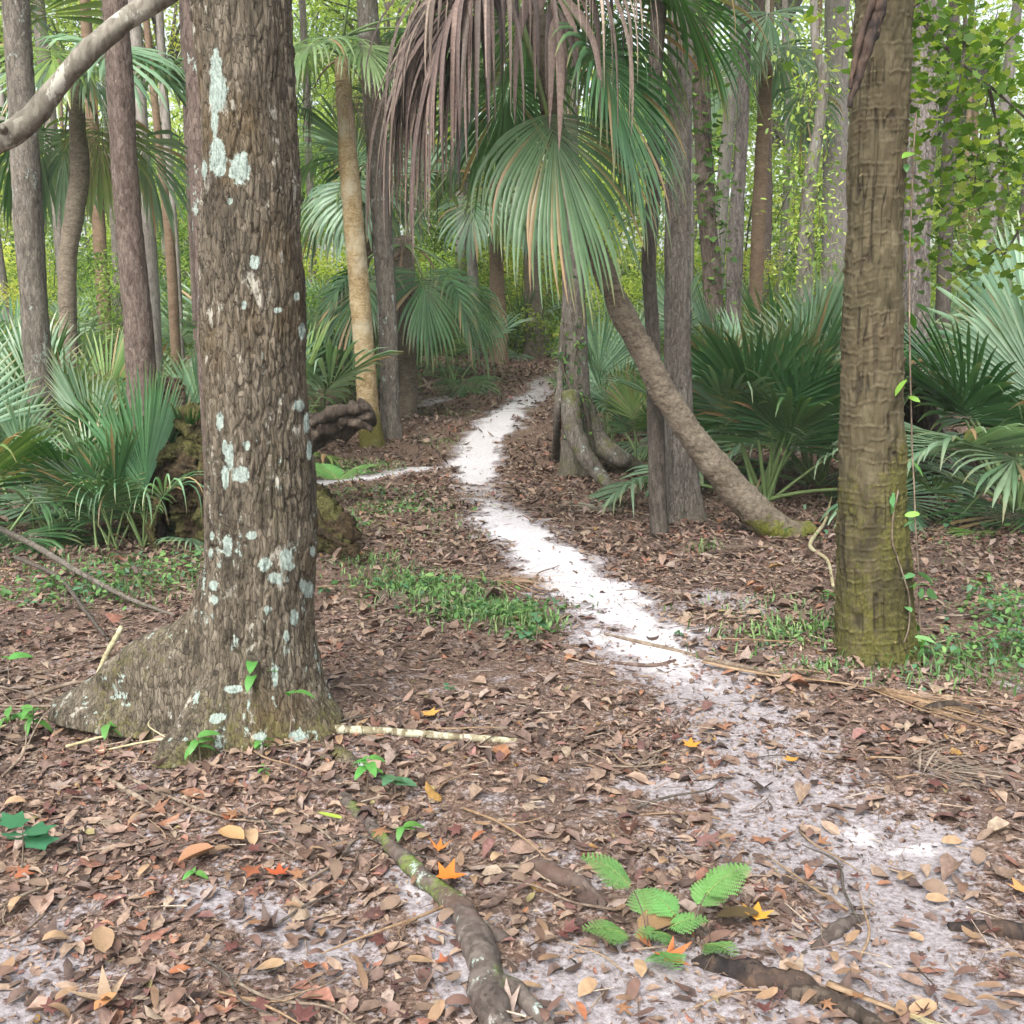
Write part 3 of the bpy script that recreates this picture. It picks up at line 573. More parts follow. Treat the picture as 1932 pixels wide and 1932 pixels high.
# the other standing trees; every path runs base first, in picture units at its depth
def flecks(a, b, sd):
    def f(TH, S, B):
        q = fbm(B[..., 0] * 16 + sd, B[..., 1] * 16, B[..., 2] * 7, 3); mo = .6 * sstep(.5, -.05, B[..., 2] - .1)
        return np.stack([np.clip(a * 2 * sstep(.3, .8, q), 0, 1), np.clip(b * mo * 1.4, 0, 1), 0 * q], -1)
    return f
tree('furrowed_tree', 'straight grey furrowed trunk with spread foot behind the leaning palm', [(1296, 1000, 62), (1290, 930, 58), (1281, 800, 52), (1278, 600, 50), (1279, 400, 48), (1281, 200, 46), (1284, 0, 44)], 8.6, MAT['bark_furrow'], 80, 300, .011, 34, 5, .05, .3, 3, 5.1, 9, 1, 2.4, maskf=flecks(.1, .3, 3))
tree('slender_tree', 'slim dark wavy trunk standing by the foot of the leaning palm', [(1243, 1020, 36), (1240, 900, 33), (1236, 760, 30), (1231, 620, 26), (1224, 500, 26), (1231, 400, 26), (1234, 280, 26), (1236, 150, 26), (1243, 0, 25)], 8.15, MAT['bark_dark'], 40, 240, .004, 34, 18, .012, .12, 3, 9.2, 8, 4, 1.8)
mt, mc, mr = tree('vine_grown_tree', 'twin rooted grey trunk with bare arching roots and small leafy vine', [(1092, 872, 62), (1090, 820, 56), (1088, 740, 46), (1086, 640, 44), (1083, 540, 42), (1078, 380, 40), (1070, 200, 36), (1060, 0, 32)], 11.4, MAT['bark_grey'], 56, 220, .012, 26, 6, .05, .3, 3, 4.4, 9, 2, 2.4, maskf=flecks(.15, .5, 2))
root(mt, mc[0], [P(1075, 740, 11.2), P(1082, 810, 11.05), P(1105, 862, 10.95), P(1135, 900, 10.85), G(1180, 935, -.03)], [.09, .095, .085, .065, .03], MAT['bark_grey'], 22, 60, .01, 2, .4)
root(mt, mc[0], [P(1100, 760, 11.5), P(1125, 830, 11.45), P(1165, 862, 11.3), G(1225, 885, -.04)], [.10, .12, .10, .05], MAT['bark_grey'], 22, 50, .012, 7, .35)
part('stem', sweep([G(1048, 866, -.03), P(1052, 790, 11.3), P(1058, 700, 11.35), P(1064, 600, 11.4), P(1072, 480, 11.4)], [.05, .04, .036, .032, .028], 16, 60, lambda TH, S, B: .006 * fbm(B[..., 0] * 20, B[..., 1] * 20, B[..., 2] * 8, 2)), MAT['bark_grey'], mt, mc[0])
tree('speckled_tree', 'grey speckled trunk leaning beside the cream palm trunk', [(737, 834, 42), (736, 780, 36), (733, 660, 35), (727, 520, 36), (718, 380, 38), (708, 240, 38), (696, 60, 36)], 13.6, MAT['bark_grey'], 48, 200, .009, 26, 8, .02, .2, 3, 8.8, 9, 1, 2.4, maskf=flecks(.25, .1, 9))
def cream_mask(TH, S, B):
    z = B[..., 2] - .2; q = fbm(B[..., 0] * 6, B[..., 1] * 6, B[..., 2] * 4, 2); return np.stack([.0 * z, np.clip(.95 * sstep(.36, .02, z + .15 * q), 0, 1), 0 * z], -1)
cpalm, cc_, cr_ = tree('cream_palm', 'pale cream palm trunk with mossy foot and drooping green fan crown', [(703, 850, 48), (696, 790, 42), (690, 700, 38), (682, 600, 38), (674, 500, 37), (664, 380, 36), (656, 280, 33), (649, 180, 28), (646, 110, 26)], 13.2, MAT['palm_cream'], 56, 260, ztop=0, disp=lambda z0: ringdisp(1.7, .07, .008, z0, .02, .1, .004), maskf=cream_mask, cat='palm')
T2 = cc_[-1] - cc_[0]
ffan = [frond_meshes('fan_blade', seed=960 + q, nseg=44, steps=9, el=.35, lp=.3, sagp=.4, sagc=.7, lc=.25, amax=1.75, split=.5, droop=2.4, sag=.3, fold=.2, Rad=.95, pal=pl_, brown=.04) for q, pl_ in enumerate([[C(92, 128, 76), C(150, 178, 126)], [C(104, 136, 106), C(160, 186, 156)]])]
for a, q, k in ((CAMW - .55, 0, 1.25), (CAMW + .6, 0, 1.2), (CAMW + 2.2, 1, 1.1), (CAMW - 1.9, 0, 1.2)): add_frond(cpalm, ffan[q], a, k, T2 + np.array([0, 0, .02]))
for i in range(6): add_frond(cpalm, (['low', 'hang', 'mid', 'low', 'hang'][i % 5], [0, 1, 2, 1][i % 4]), i * 2.4 + .4, 1.0, T2 + np.array([0, .1, .25]))
for i in range(3): add_frond(cpalm, ('dead', i), i * 2.1 - 1.2, .8, T2)
tree('flaky_reddish_tree', 'reddish brown trunk with pale flecks rising among palmetto fans', [(268, 760, 58), (265, 680, 52), (256, 560, 50), (244, 430, 48), (234, 300, 46), (226, 150, 44), (218, 0, 42)], 8.0, MAT['bark_red'], 64, 260, .007, 40, 14, .02, .2, 3, 3.9, 8.5, 0, 2.2, maskf=flecks(.12, 0, 1))
tree('spotted_grey_tree', 'grey trunk blotched with pale lichen at the edge of the palmettos', [(74, 760, 52), (70, 660, 46), (58, 480, 47), (48, 300, 46), (38, 140, 44), (30, 0, 42)], 9.0, MAT['bark_grey'], 56, 220, .007, 30, 10, .02, .2, 3, 6.6, 8.5, 1, 2.2, maskf=flecks(.22, 0, 5))
tree('rough_brown_tree', 'flaking brown trunk standing close behind the lichened trunk', [(425, 1180, 74), (420, 1000, 66), (408, 700, 62), (396, 450, 58), (385, 250, 56), (373, 0, 54)], 5.7, MAT['bark_red'], 64, 260, .008, 40, 12, .02, .2, 3, 12.7, 8, 2, 2.2, maskf=flecks(.25, 0, 7))
tree('smooth_grey_tree', 'smooth pale grey trunk behind the reddish trunk', [(290, 700, 30), (285, 520, 27), (272, 330, 24), (262, 150, 22), (252, 0, 20)], 14.5, MAT['bark_pale'], 32, 100, .004, 20, 8, .02, .2, 3, 7.7, 10, 1, 2.4)
tree('thin_red_tree', 'thin red-brown trunk slanting in front of pale leaves', [(330, 640, 19), (322, 480, 18), (306, 330, 15), (292, 190, 13), (276, 40, 11)], 15.5, MAT['palm_tan'], 20, 80, .003, 30, 10, .01, .2, 3, 8.1, 9.5, 3, 2.2)
tree('thin_grey_tree', 'thin grey trunk crossing close by the red-brown sapling', [(338, 640, 17), (331, 480, 15), (320, 330, 14), (308, 150, 13), (300, 0, 12)], 17.5, MAT['bark_pale'], 20, 80, .003, 30, 10, .01, .2, 3, 2.9, 11, 3, 2.4)
tree('thin_brown_tree', 'thin brown trunk seen beside the flaking brown trunk', [(372, 640, 15), (364, 460, 14), (356, 300, 13), (350, 150, 12), (344, 0, 12)], 16.5, MAT['bark_red'], 20, 80, .003, 30, 10, .01, .2, 3, 3.1, 10, 2, 2.4)
# right-hand background trunks
ivt, ivc, ivr = tree('ivy_tree', 'trunk hung with ivy leaves behind the furrowed trunk', [(1350, 660, 42), (1345, 560, 37), (1335, 420, 33), (1328, 300, 32), (1322, 150, 30), (1318, 0, 28)], 14.0, MAT['bark_red'], 36, 120, .008, 26, 9, .02, .2, 3, 6.1, 10, 2, 2.4)
tree('stripped_tree', 'trunk with half its bark stripped to pale wood', [(1385, 640, 34), (1386, 500, 30), (1391, 380, 26), (1398, 280, 23), (1403, 180, 20), (1408, 0, 18)], 16.0, MAT['bark_flaky'], 32, 120, .008, 30, 10, .02, .2, 3, 5.6, 10, 1, 2.4)
p14, c14, r14 = tree('tan_palm', 'tan palm trunk with a grey-green fan crown in the middle distance', [(1424, 640, 28), (1428, 500, 25), (1432, 400, 25), (1437, 300, 24), (1442, 200, 22), (1447, 110, 22)], 17.0, MAT['palm_tan'], 32, 140, ztop=0, disp=lambda z0: ringdisp(5.2, .08, .008, z0, .02, .1, .003), cat='palm')
for a in (CAMW - .5, CAMW + .5, CAMW - 1.5, CAMW + 1.6): add_frond(p14, ffan[1], a, 1.05, c14[-1] - c14[0])
for i in range(7): add_frond(p14, (['flow', 'fhang', 'fmid', 'flow'][i % 4], 1), i * 2.4 + 1.2, 1.1, c14[-1] - c14[0] + np.array([0, .1, .2]))
crk, kc, kr = tree('crooked_tree', 'thin crooked pale trunk wrapped in yellow-green creeper', [(1515, 660, 32), (1518, 520, 28), (1528, 347, 24), (1542, 260, 20), (1549, 208, 19), (1553, 139, 18), (1539, 87, 15), (1535, 0, 13)], 13.0, MAT['bark_pale'], 28, 140, .006, 24, 8, .02, .2, 3, 1.9, 7.5, 3, 1.8, maskf=flecks(.2, 0, 4))
tree('big_pale_tree', 'wide smooth grey trunk behind the mossy palm trunk', [(1572, 700, 56), (1572, 560, 46), (1575, 400, 44), (1577, 250, 42), (1578, 100, 40), (1579, 0, 40)], 18.0, MAT['bark_pale'], 40, 120, .006, 18, 4, .06, .5, 3, 2.2, 13, 1, 3)
ft, fc_, fr_ = tree('shaggy_tree', 'pale shaggy-barked trunk with dark flared foot behind the mossy palm', [(1752, 905, 86), (1748, 840, 66), (1736, 760, 50), (1728, 600, 44), (1730, 400, 50), (1738, 200, 55), (1748, 0, 58)], 11.0, MAT['bark_flaky'], 72, 240, .012, 28, 3, .05, .3, 3, 9.9, 9, 1, 2.4)
tree('brown_stump', 'brown fibrous palm stump with flared foot before the shaggy trunk', [(1752, 912, 92), (1746, 850, 70), (1736, 780, 58), (1728, 720, 54)], 10.5, MAT['dead_wood'], 60, 120, .014, 34, 4, .04, .2, 4, 3.7, 0, cat='stump')
tree('dark_stump_tree', 'dim brown trunk under the leafy maple branch', [(1782, 640, 26), (1784, 460, 24), (1788, 320, 22), (1794, 180, 20), (1800, 0, 18)], 15.0, MAT['bark_dark'], 28, 100, .006, 24, 8, .02, .2, 3, 5.9, 10, 0, 2.4)
# palms at the far end of the path
for (nm, lab, pts, d, m, sd) in [
        ('path_end_palm', 'tan palm trunk with mossy foot standing at the end of the path', [(942, 676, 36), (941, 620, 32), (938, 540, 28), (936, 440, 26), (934, 330, 24)], 20.5, 'palm_tan', 3.0),
        ('dim_palm', 'grey-brown palm trunk among dark fans past the end of the path', [(1010, 655, 40), (1008, 600, 36), (1005, 520, 32), (1003, 400, 30), (1000, 280, 28)], 22.0, 'palm_brown', 4.0),
        ('slanting_palm', 'dark palm trunk slanting under a drooping pale fan', [(118, 640, 34), (128, 520, 30), (140, 410, 32), (150, 330, 32), (146, 240, 28), (140, 150, 26)], 12.5, 'palm_brown', 6.0),
        ('stooping_palm', 'short brown palm trunk bending behind the speckled trunk', [(640, 640, 36), (668, 540, 36), (690, 460, 34), (706, 380, 32), (712, 300, 30)], 17.0, 'palm_tan', 8.0)]:
    t, c, r = tree(nm, lab, pts, d, MAT[m], 40, 140, ztop=0, disp=lambda z0: ringdisp(sd, .08, .007, z0, .03, .12, .003), cat='palm', maskf=flecks(0, .9, sd))
    for i in range(13): add_frond(t, (['flow', 'fhang', 'fmid', 'flow', 'fhang'][i % 5], int(i * 7 % 4)), i * 2.4 + sd, 1.1, c[-1] - c[0])
    for i in range(3): add_frond(t, ('dead', i), i * 2.0 + sd, .9, c[-1] - c[0])
    if nm == 'slanting_palm':
        for a in (CAMW - .3, CAMW + .7): add_frond(t, ffan[1], a, 1.0, c[-1] - c[0])
# small palm with a dead skirt beyond the speckled tree
sk = thing('skirted_palm', 'low palm with brown dead skirt and hanging green fan', 'palm', onground(*P(765, 700, 15.0)[:2]))
part('trunk', sweep([np.array(sk.location), np.array(sk.location) + [.02, 0, .9], np.array(sk.location) + [0, .05, 2.4]], [.15, .14, .13], 20, 40, lambda TH, S, B: .02 * fbm(B[..., 0] * 14, B[..., 1] * 14, B[..., 2] * 9, 2)), MAT['palm_brown'], sk, np.array(sk.location))
for i in range(5): add_frond(sk, ('dead', i % 3), CAMW - 1.2 + i * .6, 1.15, (0, 0, 2.15 + .05 * i))
for i, a in enumerate((-.4, -1.1, -2.2, .4, 1.5, 2.4, 3.4)): add_frond(sk, ('hang', [0, 2, 0, 1][i % 4]), a, 1.15, (0, 0, 2.3))
for a in (0, 1.3, 2.6, 4.0): add_frond(sk, ('mid', 1), a, 1.2, (0, 0, 2.3))

# ------------------------------------------------------------------ palmettos and young palms of the understorey
def at_px(px, d): q = P(px, 700, d); return q[0], d
LFT, RGT, AWAY = math.pi, 0.0, math.pi / 2
SPEC = [  # px of the foot, depth, leaf radius, fronds, seed, (up, mid, low, hang), label
    (-60, 7.6, .85, 11, 21, (.1, .4, .4, .1), 'arching yellow-green palmetto drooping over the leaf litter', 0),
    (70, 8.2, .72, 10, 23, (.3, .45, .25, .0), 'dark green palmetto growing against the spotted grey trunk', 1),
    (225, 8.8, .66, 9, 24, (.35, .45, .2, 0), 'silvery green palmetto fans spreading behind the reddish trunk', 1),
    (345, 8.6, .62, 8, 25, (.35, .45, .2, 0), 'stiff dark palmetto between the reddish trunk and the lichened trunk', 1),
    (1450, 9.6, 1.12, 15, 31, (.4, .4, .2, 0), 'large dark green young palm filling the space behind the leaning trunk', 1),
    (1555, 10.6, 1.1, 12, 32, (.45, .35, .15, .05), 'pale silvery young palm next to the mossy palm trunk', 2),
    (1930, 9.0, 1.2, 15, 33, (.15, .35, .4, .1), 'large young palm with bleached drooping fans above the fallen log', 2),
    (1960, 11.8, 1.3, 13, 34, (.4, .4, .2, 0), 'tall dark young palm arching behind the bleached fans', 1),
    (1822, 8.4, .36, 4, 35, (.1, .5, .4, 0), 'small pale palmetto seedling with narrow fingers by the fallen log', 0),
    (1150, 13.0, .8, 10, 36, (.4, .4, .2, 0), 'green palmetto behind the arching roots', 1),
    (1215, 12.0, .75, 8, 37, (.4, .4, .2, 0), 'palmetto with light fans beside the slim dark trunk', 0),
    (1370, 11.0, .85, 9, 38, (.5, .4, .1, 0), 'upright palmetto fans between the furrowed trunk and the ivy trunk', 1),
    (610, 15.0, .85, 10, 39, (.4, .4, .2, 0), 'dense palmetto to the side of the cream palm foot', 1),
    (855, 17.5, .9, 11, 40, (.4, .4, .2, 0), 'dark palmetto at the bend of the path', 1),
    (790, 18.5, .9, 10, 41, (.3, .4, .3, 0), 'palmetto under the skirted palm', 1)]
for (px, d, rad, nf, sd, mix, lab, nd) in SPEC:
    x, y = at_px(px, d); palmetto(x, y, rad, nf, sd, lab, ndead=nd, elmix=mix)
bfan = [frond_meshes('fan_blade', seed=970 + q, nseg=46, steps=8, el=[1.15, 1.3, .8][q], lp=[.75, .9, .7][q], sagp=.2, sagc=[.5, .2, .9][q], lc=.25, amax=[1.5, 1.25, 1.7][q], split=.63, droop=[1.2, .5, 2.0][q], sag=.06, fold=.2, Rad=1.0, pal=[[C(48, 92, 54), C(84, 126, 84)], [C(120, 152, 128), C(172, 196, 172)], [C(104, 140, 108), C(160, 188, 156)]][q], brown=.05) for q in range(3)]
for lab, fr in (('large dark green young palm', [(CAMW - .5, 0, 1.12), (CAMW + .4, 0, 1.0), (CAMW + 1.3, 2, 1.0)]), ('pale silvery young palm', [(CAMW - .3, 1, 1.1), (CAMW + .5, 1, 1.0), (CAMW - 1.0, 2, 1.0)]), ('large young palm with bleached', [(CAMW - 1.0, 2, 1.25), (CAMW - .5, 2, 1.1), (CAMW - 1.5, 0, 1.2), (CAMW - .2, 1, 1.1)]), ('tall dark young palm', [(CAMW - .8, 0, 1.3), (CAMW - .2, 0, 1.25)]), ('silvery green palmetto fans', [(CAMW - .6, 1, .75), (CAMW + .3, 0, .75)]), ('stiff dark palmetto between', [(CAMW + .4, 0, .75), (CAMW - .5, 0, .7)])):
    o = [q for q in col.objects if str(q.get('label', '')).startswith(lab)][0]
    for a, q, k in fr: add_frond(o, bfan[q], a, k, (0, -.1, 0))
yp = thing('young_palmetto', 'young palmetto with one upright bright green fan before the mossy stump', 'palm', onground(*P(262, 900, 7.6)[:2]))
upf = frond_meshes('fan_blade', seed=951, nseg=26, steps=8, el=1.42, lp=.42, sagp=.05, sagc=.05, lc=.2, amax=.62, split=.62, droop=.15, sag=0.0, fold=.5, Rad=.86, pal=[C(86, 136, 92), C(120, 166, 118)], brown=0, petw=.008)
add_frond(yp, upf, -.7, 1); add_frond(yp, upf, -1.1, .85, (.05, .05, 0), .25)
smf = frond_meshes('fan_blade', seed=952, nseg=16, steps=8, el=1.2, lp=.4, sagp=.3, sagc=.9, lc=.2, amax=1.2, split=.3, droop=2.6, sag=.3, fold=.3, Rad=.55, pal=[C(96, 142, 104), C(140, 176, 136)], brown=.1, petw=.008)
for a in (-.3, -1.9, 3.0, 1.5): add_frond(yp, smf, a, 1)
for i, (px, d, rd, lab) in enumerate([(20, 9.6, .85, 'dark palmetto in the dense growth around the spotted grey trunk'), (150, 9.8, .8, 'dark palmetto between the spotted grey trunk and the reddish trunk'), (190, 7.6, .55, 'low palmetto in front of the reddish trunk'), (395, 10.2, .8, 'palmetto half hidden by the lichened trunk')]):
    x, y = at_px(px, d); palmetto(x, y, rd, 10, 60 + i, lab, ndead=1, elmix=(.35, .4, .25, 0))
g = np.random.default_rng(77)
k = 0
for row, (d0, n_) in enumerate([(12.5, 5), (15.5, 8), (19, 11), (23, 13), (28, 14), (35, 14)]):
    for i in range(n_):
        d = d0 + g.uniform(-1.2, 1.2); u = -1.08 + 2.16 * (i + g.uniform(.2, .8)) / n_; px = 966 + u * 966
        if 700 < px < 1130 and d < 21: continue
        x, y = at_px(px, d)
        palmetto(x, y, g.uniform(.75, 1.1), int(g.integers(7, 10)), 500 + k, 'green palmetto clump growing in the shade deep among the trunks', 'palmetto clumps deep in the woods', far=True, ndead=0); k += 1

# ------------------------------------------------------------------ background trees, shrubs and the far wood
gg_ = np.random.default_rng(1234)
def bg_tree(x, y, h, r, k, seed):
    g = np.random.default_rng(seed); b = onground(x, y, -.05); t = thing('woodland_tree', ['slim forest tree with dark green crown', 'slim forest tree with light green crown', 'slim forest tree with loose light crown', 'slim forest tree with yellow-green crown', 'slim forest tree with deep green broad leaves'][k] + ' far behind the palms', 'tree', b, ['dark crowned far trees', 'light crowned far trees', 'loose crowned far trees', 'yellow-green far trees', 'deep green far trees'][k])
    lean = g.normal(0, .05, 2); pts = [(0, 0, 0), (lean[0] * h * .3 + g.normal(0, .1), lean[1] * h * .3, h * .35), (lean[0] * h * .7, lean[1] * h * .7, h * .7), (lean[0] * h, lean[1] * h, h)]
    obj('trunk', mesh('trunk', *sweep(pts, [r * 1.15, r, r * .8, r * .45], 12, 30, lambda TH, S, B: .02 * fbm(B[..., 0] * 9 + seed, B[..., 1] * 9, B[..., 2] * 3, 2)), MAT[['bark_grey', 'bark_pale', 'bark_red', 'bark_dark'][seed % 4]], smooth=True), t)
    s = g.uniform(2.3, 3.3)
    add_crown(t, k, (pts[3][0], pts[3][1], h), s, g.uniform(0, 6)); 
    if h > 6 and y > 36: add_crown(t, (k + 1) % 5, (pts[2][0] + g.normal(0, 1), pts[2][1] + g.normal(0, 1), h * .62), s * .7, g.uniform(0, 6))
k = 0
for d0, n_, hmin, hmax in [(23, 4, 10, 13), (31, 7, 9, 14), (39, 14, 6, 15), (48, 17, 7, 17)]:
    for i in range(n_):
        d = d0 + g.uniform(-2, 2); u = -1.1 + 2.2 * (i + g.uniform(.1, .9)) / n_; x, y = at_px(966 + u * 966, d)
        if abs(u) < .12 and d < 21: continue
        bg_tree(x, y, g.uniform(hmin, hmax), g.uniform(.07, .17), int(g.choice([0, 1, 2, 3, 1, 2])), 700 + k); k += 1
for i in range(34):
    d = gg_.uniform(19, 46); x, y = at_px(966 + gg_.uniform(-1.05, 1.05) * 966, d); b = onground(x, y, -.05); hh = gg_.uniform(9, 15); rr_ = gg_.uniform(.06, .15)
    t = thing('pale_trunk_tree', 'slender pale trunk with a small high crown among the far trees', 'tree', b, 'slender pale trunks among the far trees'); le = gg_.normal(0, .6, 2)
    obj('trunk', mesh('trunk', *sweep([(0, 0, 0), (le[0] * .3, le[1] * .3, hh * .4), (le[0], le[1], hh)], [rr_ * 1.2, rr_, rr_ * .5], 10, 24, lambda TH, S, B: .015 * fbm(B[..., 0] * 9 + i, B[..., 1] * 9, B[..., 2] * 3, 2)), MAT[['bark_pale', 'bark_furrow', 'palm_tan'][i % 3]], smooth=True), t)
    add_crown(t, 5, (le[0], le[1], hh), 1.7, i)
SHR = []
for q, pal in enumerate([GR_D, GR_L, GR_D, GR_Y]):
    gg = np.random.default_rng(800 + q); c = gg.uniform(-1, 1, (34, 3)) * [.8, .8, .95] + [0, 0, .95]
    V, F, K = leafcloud(gg, c, (.16, .16, .12), 3600, .075, pal)
    st = merge([sweep([(gg.normal(0, .06), gg.normal(0, .06), 0), lerp((0, 0, .3), w, .5), w], [.016, .01, .003], 4, 7, cap=False) for w in c[:16]])
    SHR.append((mesh('foliage', V, F, MAT['leaf'], K), mesh('stems', st[0], st[1], MAT['bark_dark'])))
def shrub(x, y, s, q, lab, group=None, rz=0.0):
    t = thing('shrub', lab, 'shrub', onground(x, y, -.03), group, rz); t.scale = (s, s, s)
    f = obj('foliage', SHR[q][0], t); obj('stem', SHR[q][1], t); return t
k = 0
for d0, n_, s0 in [(14.5, 4, .7), (18, 9, .95), (22.5, 13, 1.1), (27, 15, 1.3), (34, 17, 1.6)]:
    for i in range(n_):
        d = d0 + g.uniform(-1.5, 1.5); u = -1.08 + 2.16 * (i + g.uniform(.1, .9)) / n_; px = 966 + u * 966
        if 690 < px < 1140 and d < 22: continue
        x, y = at_px(px, d); shrub(x, y, s0 * g.uniform(.7, 1.2), k % 4, ['dark green understorey shrub between the far trunks', 'light green understorey shrub between the far trunks'][k % 2], ['dark shrubs between the far trunks', 'light shrubs between the far trunks'][k % 2], g.uniform(0, 6)); k += 1
for i in range(22):
    x, y = at_px(966 + (-1.05 + 2.1 * (i + .5) / 22) * 966, 30 + 14 * ((i * 7) % 5) / 5); shrub(x, y, 2.3 + .9 * ((i * 3) % 4) / 4, [1, 3, 0][i % 3], 'tall leafy thicket tree filling the gaps behind the far trunks', 'tall thickets behind the far trunks', i)
gg = np.random.default_rng(990); n_ = 420
c = np.stack([gg.uniform(-62, 62, n_), gg.uniform(56, 84, n_), gg.uniform(0, 1, n_) ** 1.15 * 20 + .5], 1)
V, F, K = leafcloud(gg, c, (1.6, 1.6, 1.2), 46000, .5, GR_L, asp=.6)
tag(obj('distant_woods', mesh('distant_woods', V, F, MAT['leaf'], K)), 'hazy green mass of forest leaves closing the view', 'woods', kind='stuff')

# ------------------------------------------------------------------ creepers, maple branch, limbs
def star_leaf(lobes=5, depth=.45, w=1.0):
    a = []; m = lobes * 2 + 1
    for i in range(m):
        t = -2.5 + 5.0 * i / (m - 1); r = (1.0 if i % 2 == 1 else depth) * (.75 + .25 * math.cos(t)) ; a.append((math.cos(t) * r * .6 + .25, math.sin(t) * r * .6 * w, .05 * (i % 2)))
    V = np.array([(0.12, 0, 0.02)] + [(0, 0, 0)] + a); n_ = len(V)
    F = np.array([(0, i, i + 1) for i in range(1, n_ - 1)] + [(0, n_ - 1, 1)]); return V, F
def oval_leaf(w=.42, rows=(0, .12, .3, .5, .72, .9, 1.0), curl=.15, cup=.15):
    V, F = [], []
    for s in rows:
        h = w * .5 * (s ** .7 * (1 - s) ** .9 / .334 if 0 < s < 1 else .02) * (1 + .1 * math.sin(s * 23 + w * 40)); z = -curl * (s - .3) ** 2 * 2
        V += [(s, -h, z + cup * h), (s, 0, z), (s, h, z + cup * h)]
    for i in range(len(rows) - 1):
        for j in (0, 1): F.append((i * 3 + j, i * 3 + j + 1, i * 3 + j + 4, i * 3 + j + 3))
    return np.array(V), np.array(F)
def place_leaves(g, tmpl, pos, size, pal, pitch=(-.5, .4), roll=.5, yaw=None, tint=.18):
    V0, F0 = tmpl; n_ = len(pos); k = len(V0)
    ya = g.uniform(0, 2 * np.pi, n_) if yaw is None else yaw; pi_ = g.normal(pitch[0], pitch[1], n_); ro = g.normal(0, roll, n_)
    ax = np.stack([np.cos(ya) * np.cos(pi_), np.sin(ya) * np.cos(pi_), np.sin(pi_)], 1); sd = np.stack([-np.sin(ya), np.cos(ya), 0 * ya], 1)
    nn = np.cross(ax, sd); s2 = sd * np.cos(ro)[:, None] + nn * np.sin(ro)[:, None]; nn = np.cross(ax, s2)
    sz = (size * g.uniform(.65, 1.3, n_))[:, None, None]
    V = pos[:, None] + sz * (V0[None, :, 0:1] * ax[:, None] + V0[None, :, 1:2] * s2[:, None] + V0[None, :, 2:3] * nn[:, None])
    F = (F0[None] + (np.arange(n_) * k)[:, None, None]).reshape(-1, F0.shape[1])
    pal = np.array(pal); c = pal[g.integers(0, len(pal), n_)] * g.uniform(1 - tint, 1 + tint, (n_, 1))
    return V.reshape(-1, 3), F, np.repeat(c, k, 0)
STAR, STAR3, OVAL = star_leaf(5, .64), star_leaf(3, .6), oval_leaf()
def creeper(name, label, stems, n_, spread, size, pal, seed, tmpl=OVAL, stemr=.004, up=-.4):
    g = np.random.default_rng(seed); base = np.asarray(stems[0][0]); t = thing(name, label, 'vine', base); pos = []
    for sp in stems:
        part('stem', sweep(sp, stemr, 5, 40), MAT['twig'], t, base)
        q, _ = spline(sp, 60); pos.append(q[:, :3])
    pos = np.concatenate(pos); pos = pos[g.integers(0, len(pos), n_)] + g.normal(0, 1, (n_, 3)) * np.asarray(spread)
    V, F, K = place_leaves(g, tmpl, pos, size, pal, (up, .4)); part('foliage', (V, F), MAT['herb'], t, base, False, cols=K); return t
def clip_path(c, r, z0, z1, n_=8, off=.02, wind=0.0, turns=1.0, ph=0.0):     # a vine line on the near face of a trunk
    q, _ = spline(c, 200, r[:, None]); q = q[(q[:, 2] >= z0) & (q[:, 2] <= z1)]; q = q[np.linspace(0, len(q) - 1, n_).astype(int)]
    a = -math.pi / 2 + ph + wind * np.sin(np.linspace(0, turns * 2 * math.pi, n_))
    return np.stack([q[:, 0] + np.cos(a) * (q[:, 3] + off), q[:, 1] + np.sin(a) * (q[:, 3] + off), q[:, 2]], 1)
IV = [C(70, 112, 56), C(92, 136, 66), C(118, 156, 78)]
creeper('ivy_vine', 'ivy with lobed leaves climbing the trunk behind the furrowed tree', [clip_path(ivc, ivr, 1.0, 5.5, 10, .02, .7, 2), clip_path(ivc, ivr, 2.0, 6.0, 10, .02, .9, 1.3, .6)], 520, (.12, .07, .1), .11, IV, 31, STAR3)
creeper('root_vine', 'small dark vine scrambling up the arching roots', [clip_path(mc, mr, .25, 2.0, 8, .03, .5, 1.5, .2), clip_path(mc, mr, .3, 1.6, 8, .05, .6, 1.0, -.5)], 210, (.07, .05, .07), .06, [C(50, 84, 40), C(80, 116, 54), C(120, 150, 70)], 32)
creeper('yellow_creeper', 'yellow-green creeper hanging in loose sprays on the crooked pale trunk', [clip_path(kc, kr, 1.2, 3.2, 10, .03, 1.0, 2), clip_path(kc, kr, 1.5, 5.0, 10, .05, 1.1, 2.2, .7), clip_path(kc, kr, 2.2, 4.6, 10, .08, 1.1, 1.2, -.4)], 1100, (.2, .16, .18), .07, GR_L[1:] + GR_Y[1:3], 33)
creeper('palm_vine', 'thin vine with bright leaves climbing the side of the mossy palm', [clip_path(rc, rr, .1, 2.5, 14, .03, .2, 3, 1.25)], 26, (.02, .02, .03), .085, [C(90, 140, 60), C(124, 168, 70), C(96, 140, 90)], 34)
creeper('foot_vine', 'short vine with a few green leaves on the mossy palm foot', [clip_path(rc, rr, .15, .85, 8, .01, .25, 1, .45)], 7, (.02, .01, .03), .10, [C(92, 140, 88), C(120, 160, 100)], 35)
MAP = [C(78, 110, 46), C(102, 134, 58), C(130, 154, 68), C(164, 180, 84), C(108, 140, 70)]
gg = np.random.default_rng(61)
mb = np.array([3.9, 6.4, float(H(3.9, 6.4)) - .05]); mp = thing('maple_tree', 'leafy maple reaching thin branches of lobed yellow-green leaves past the mossy palm', 'tree', mb)
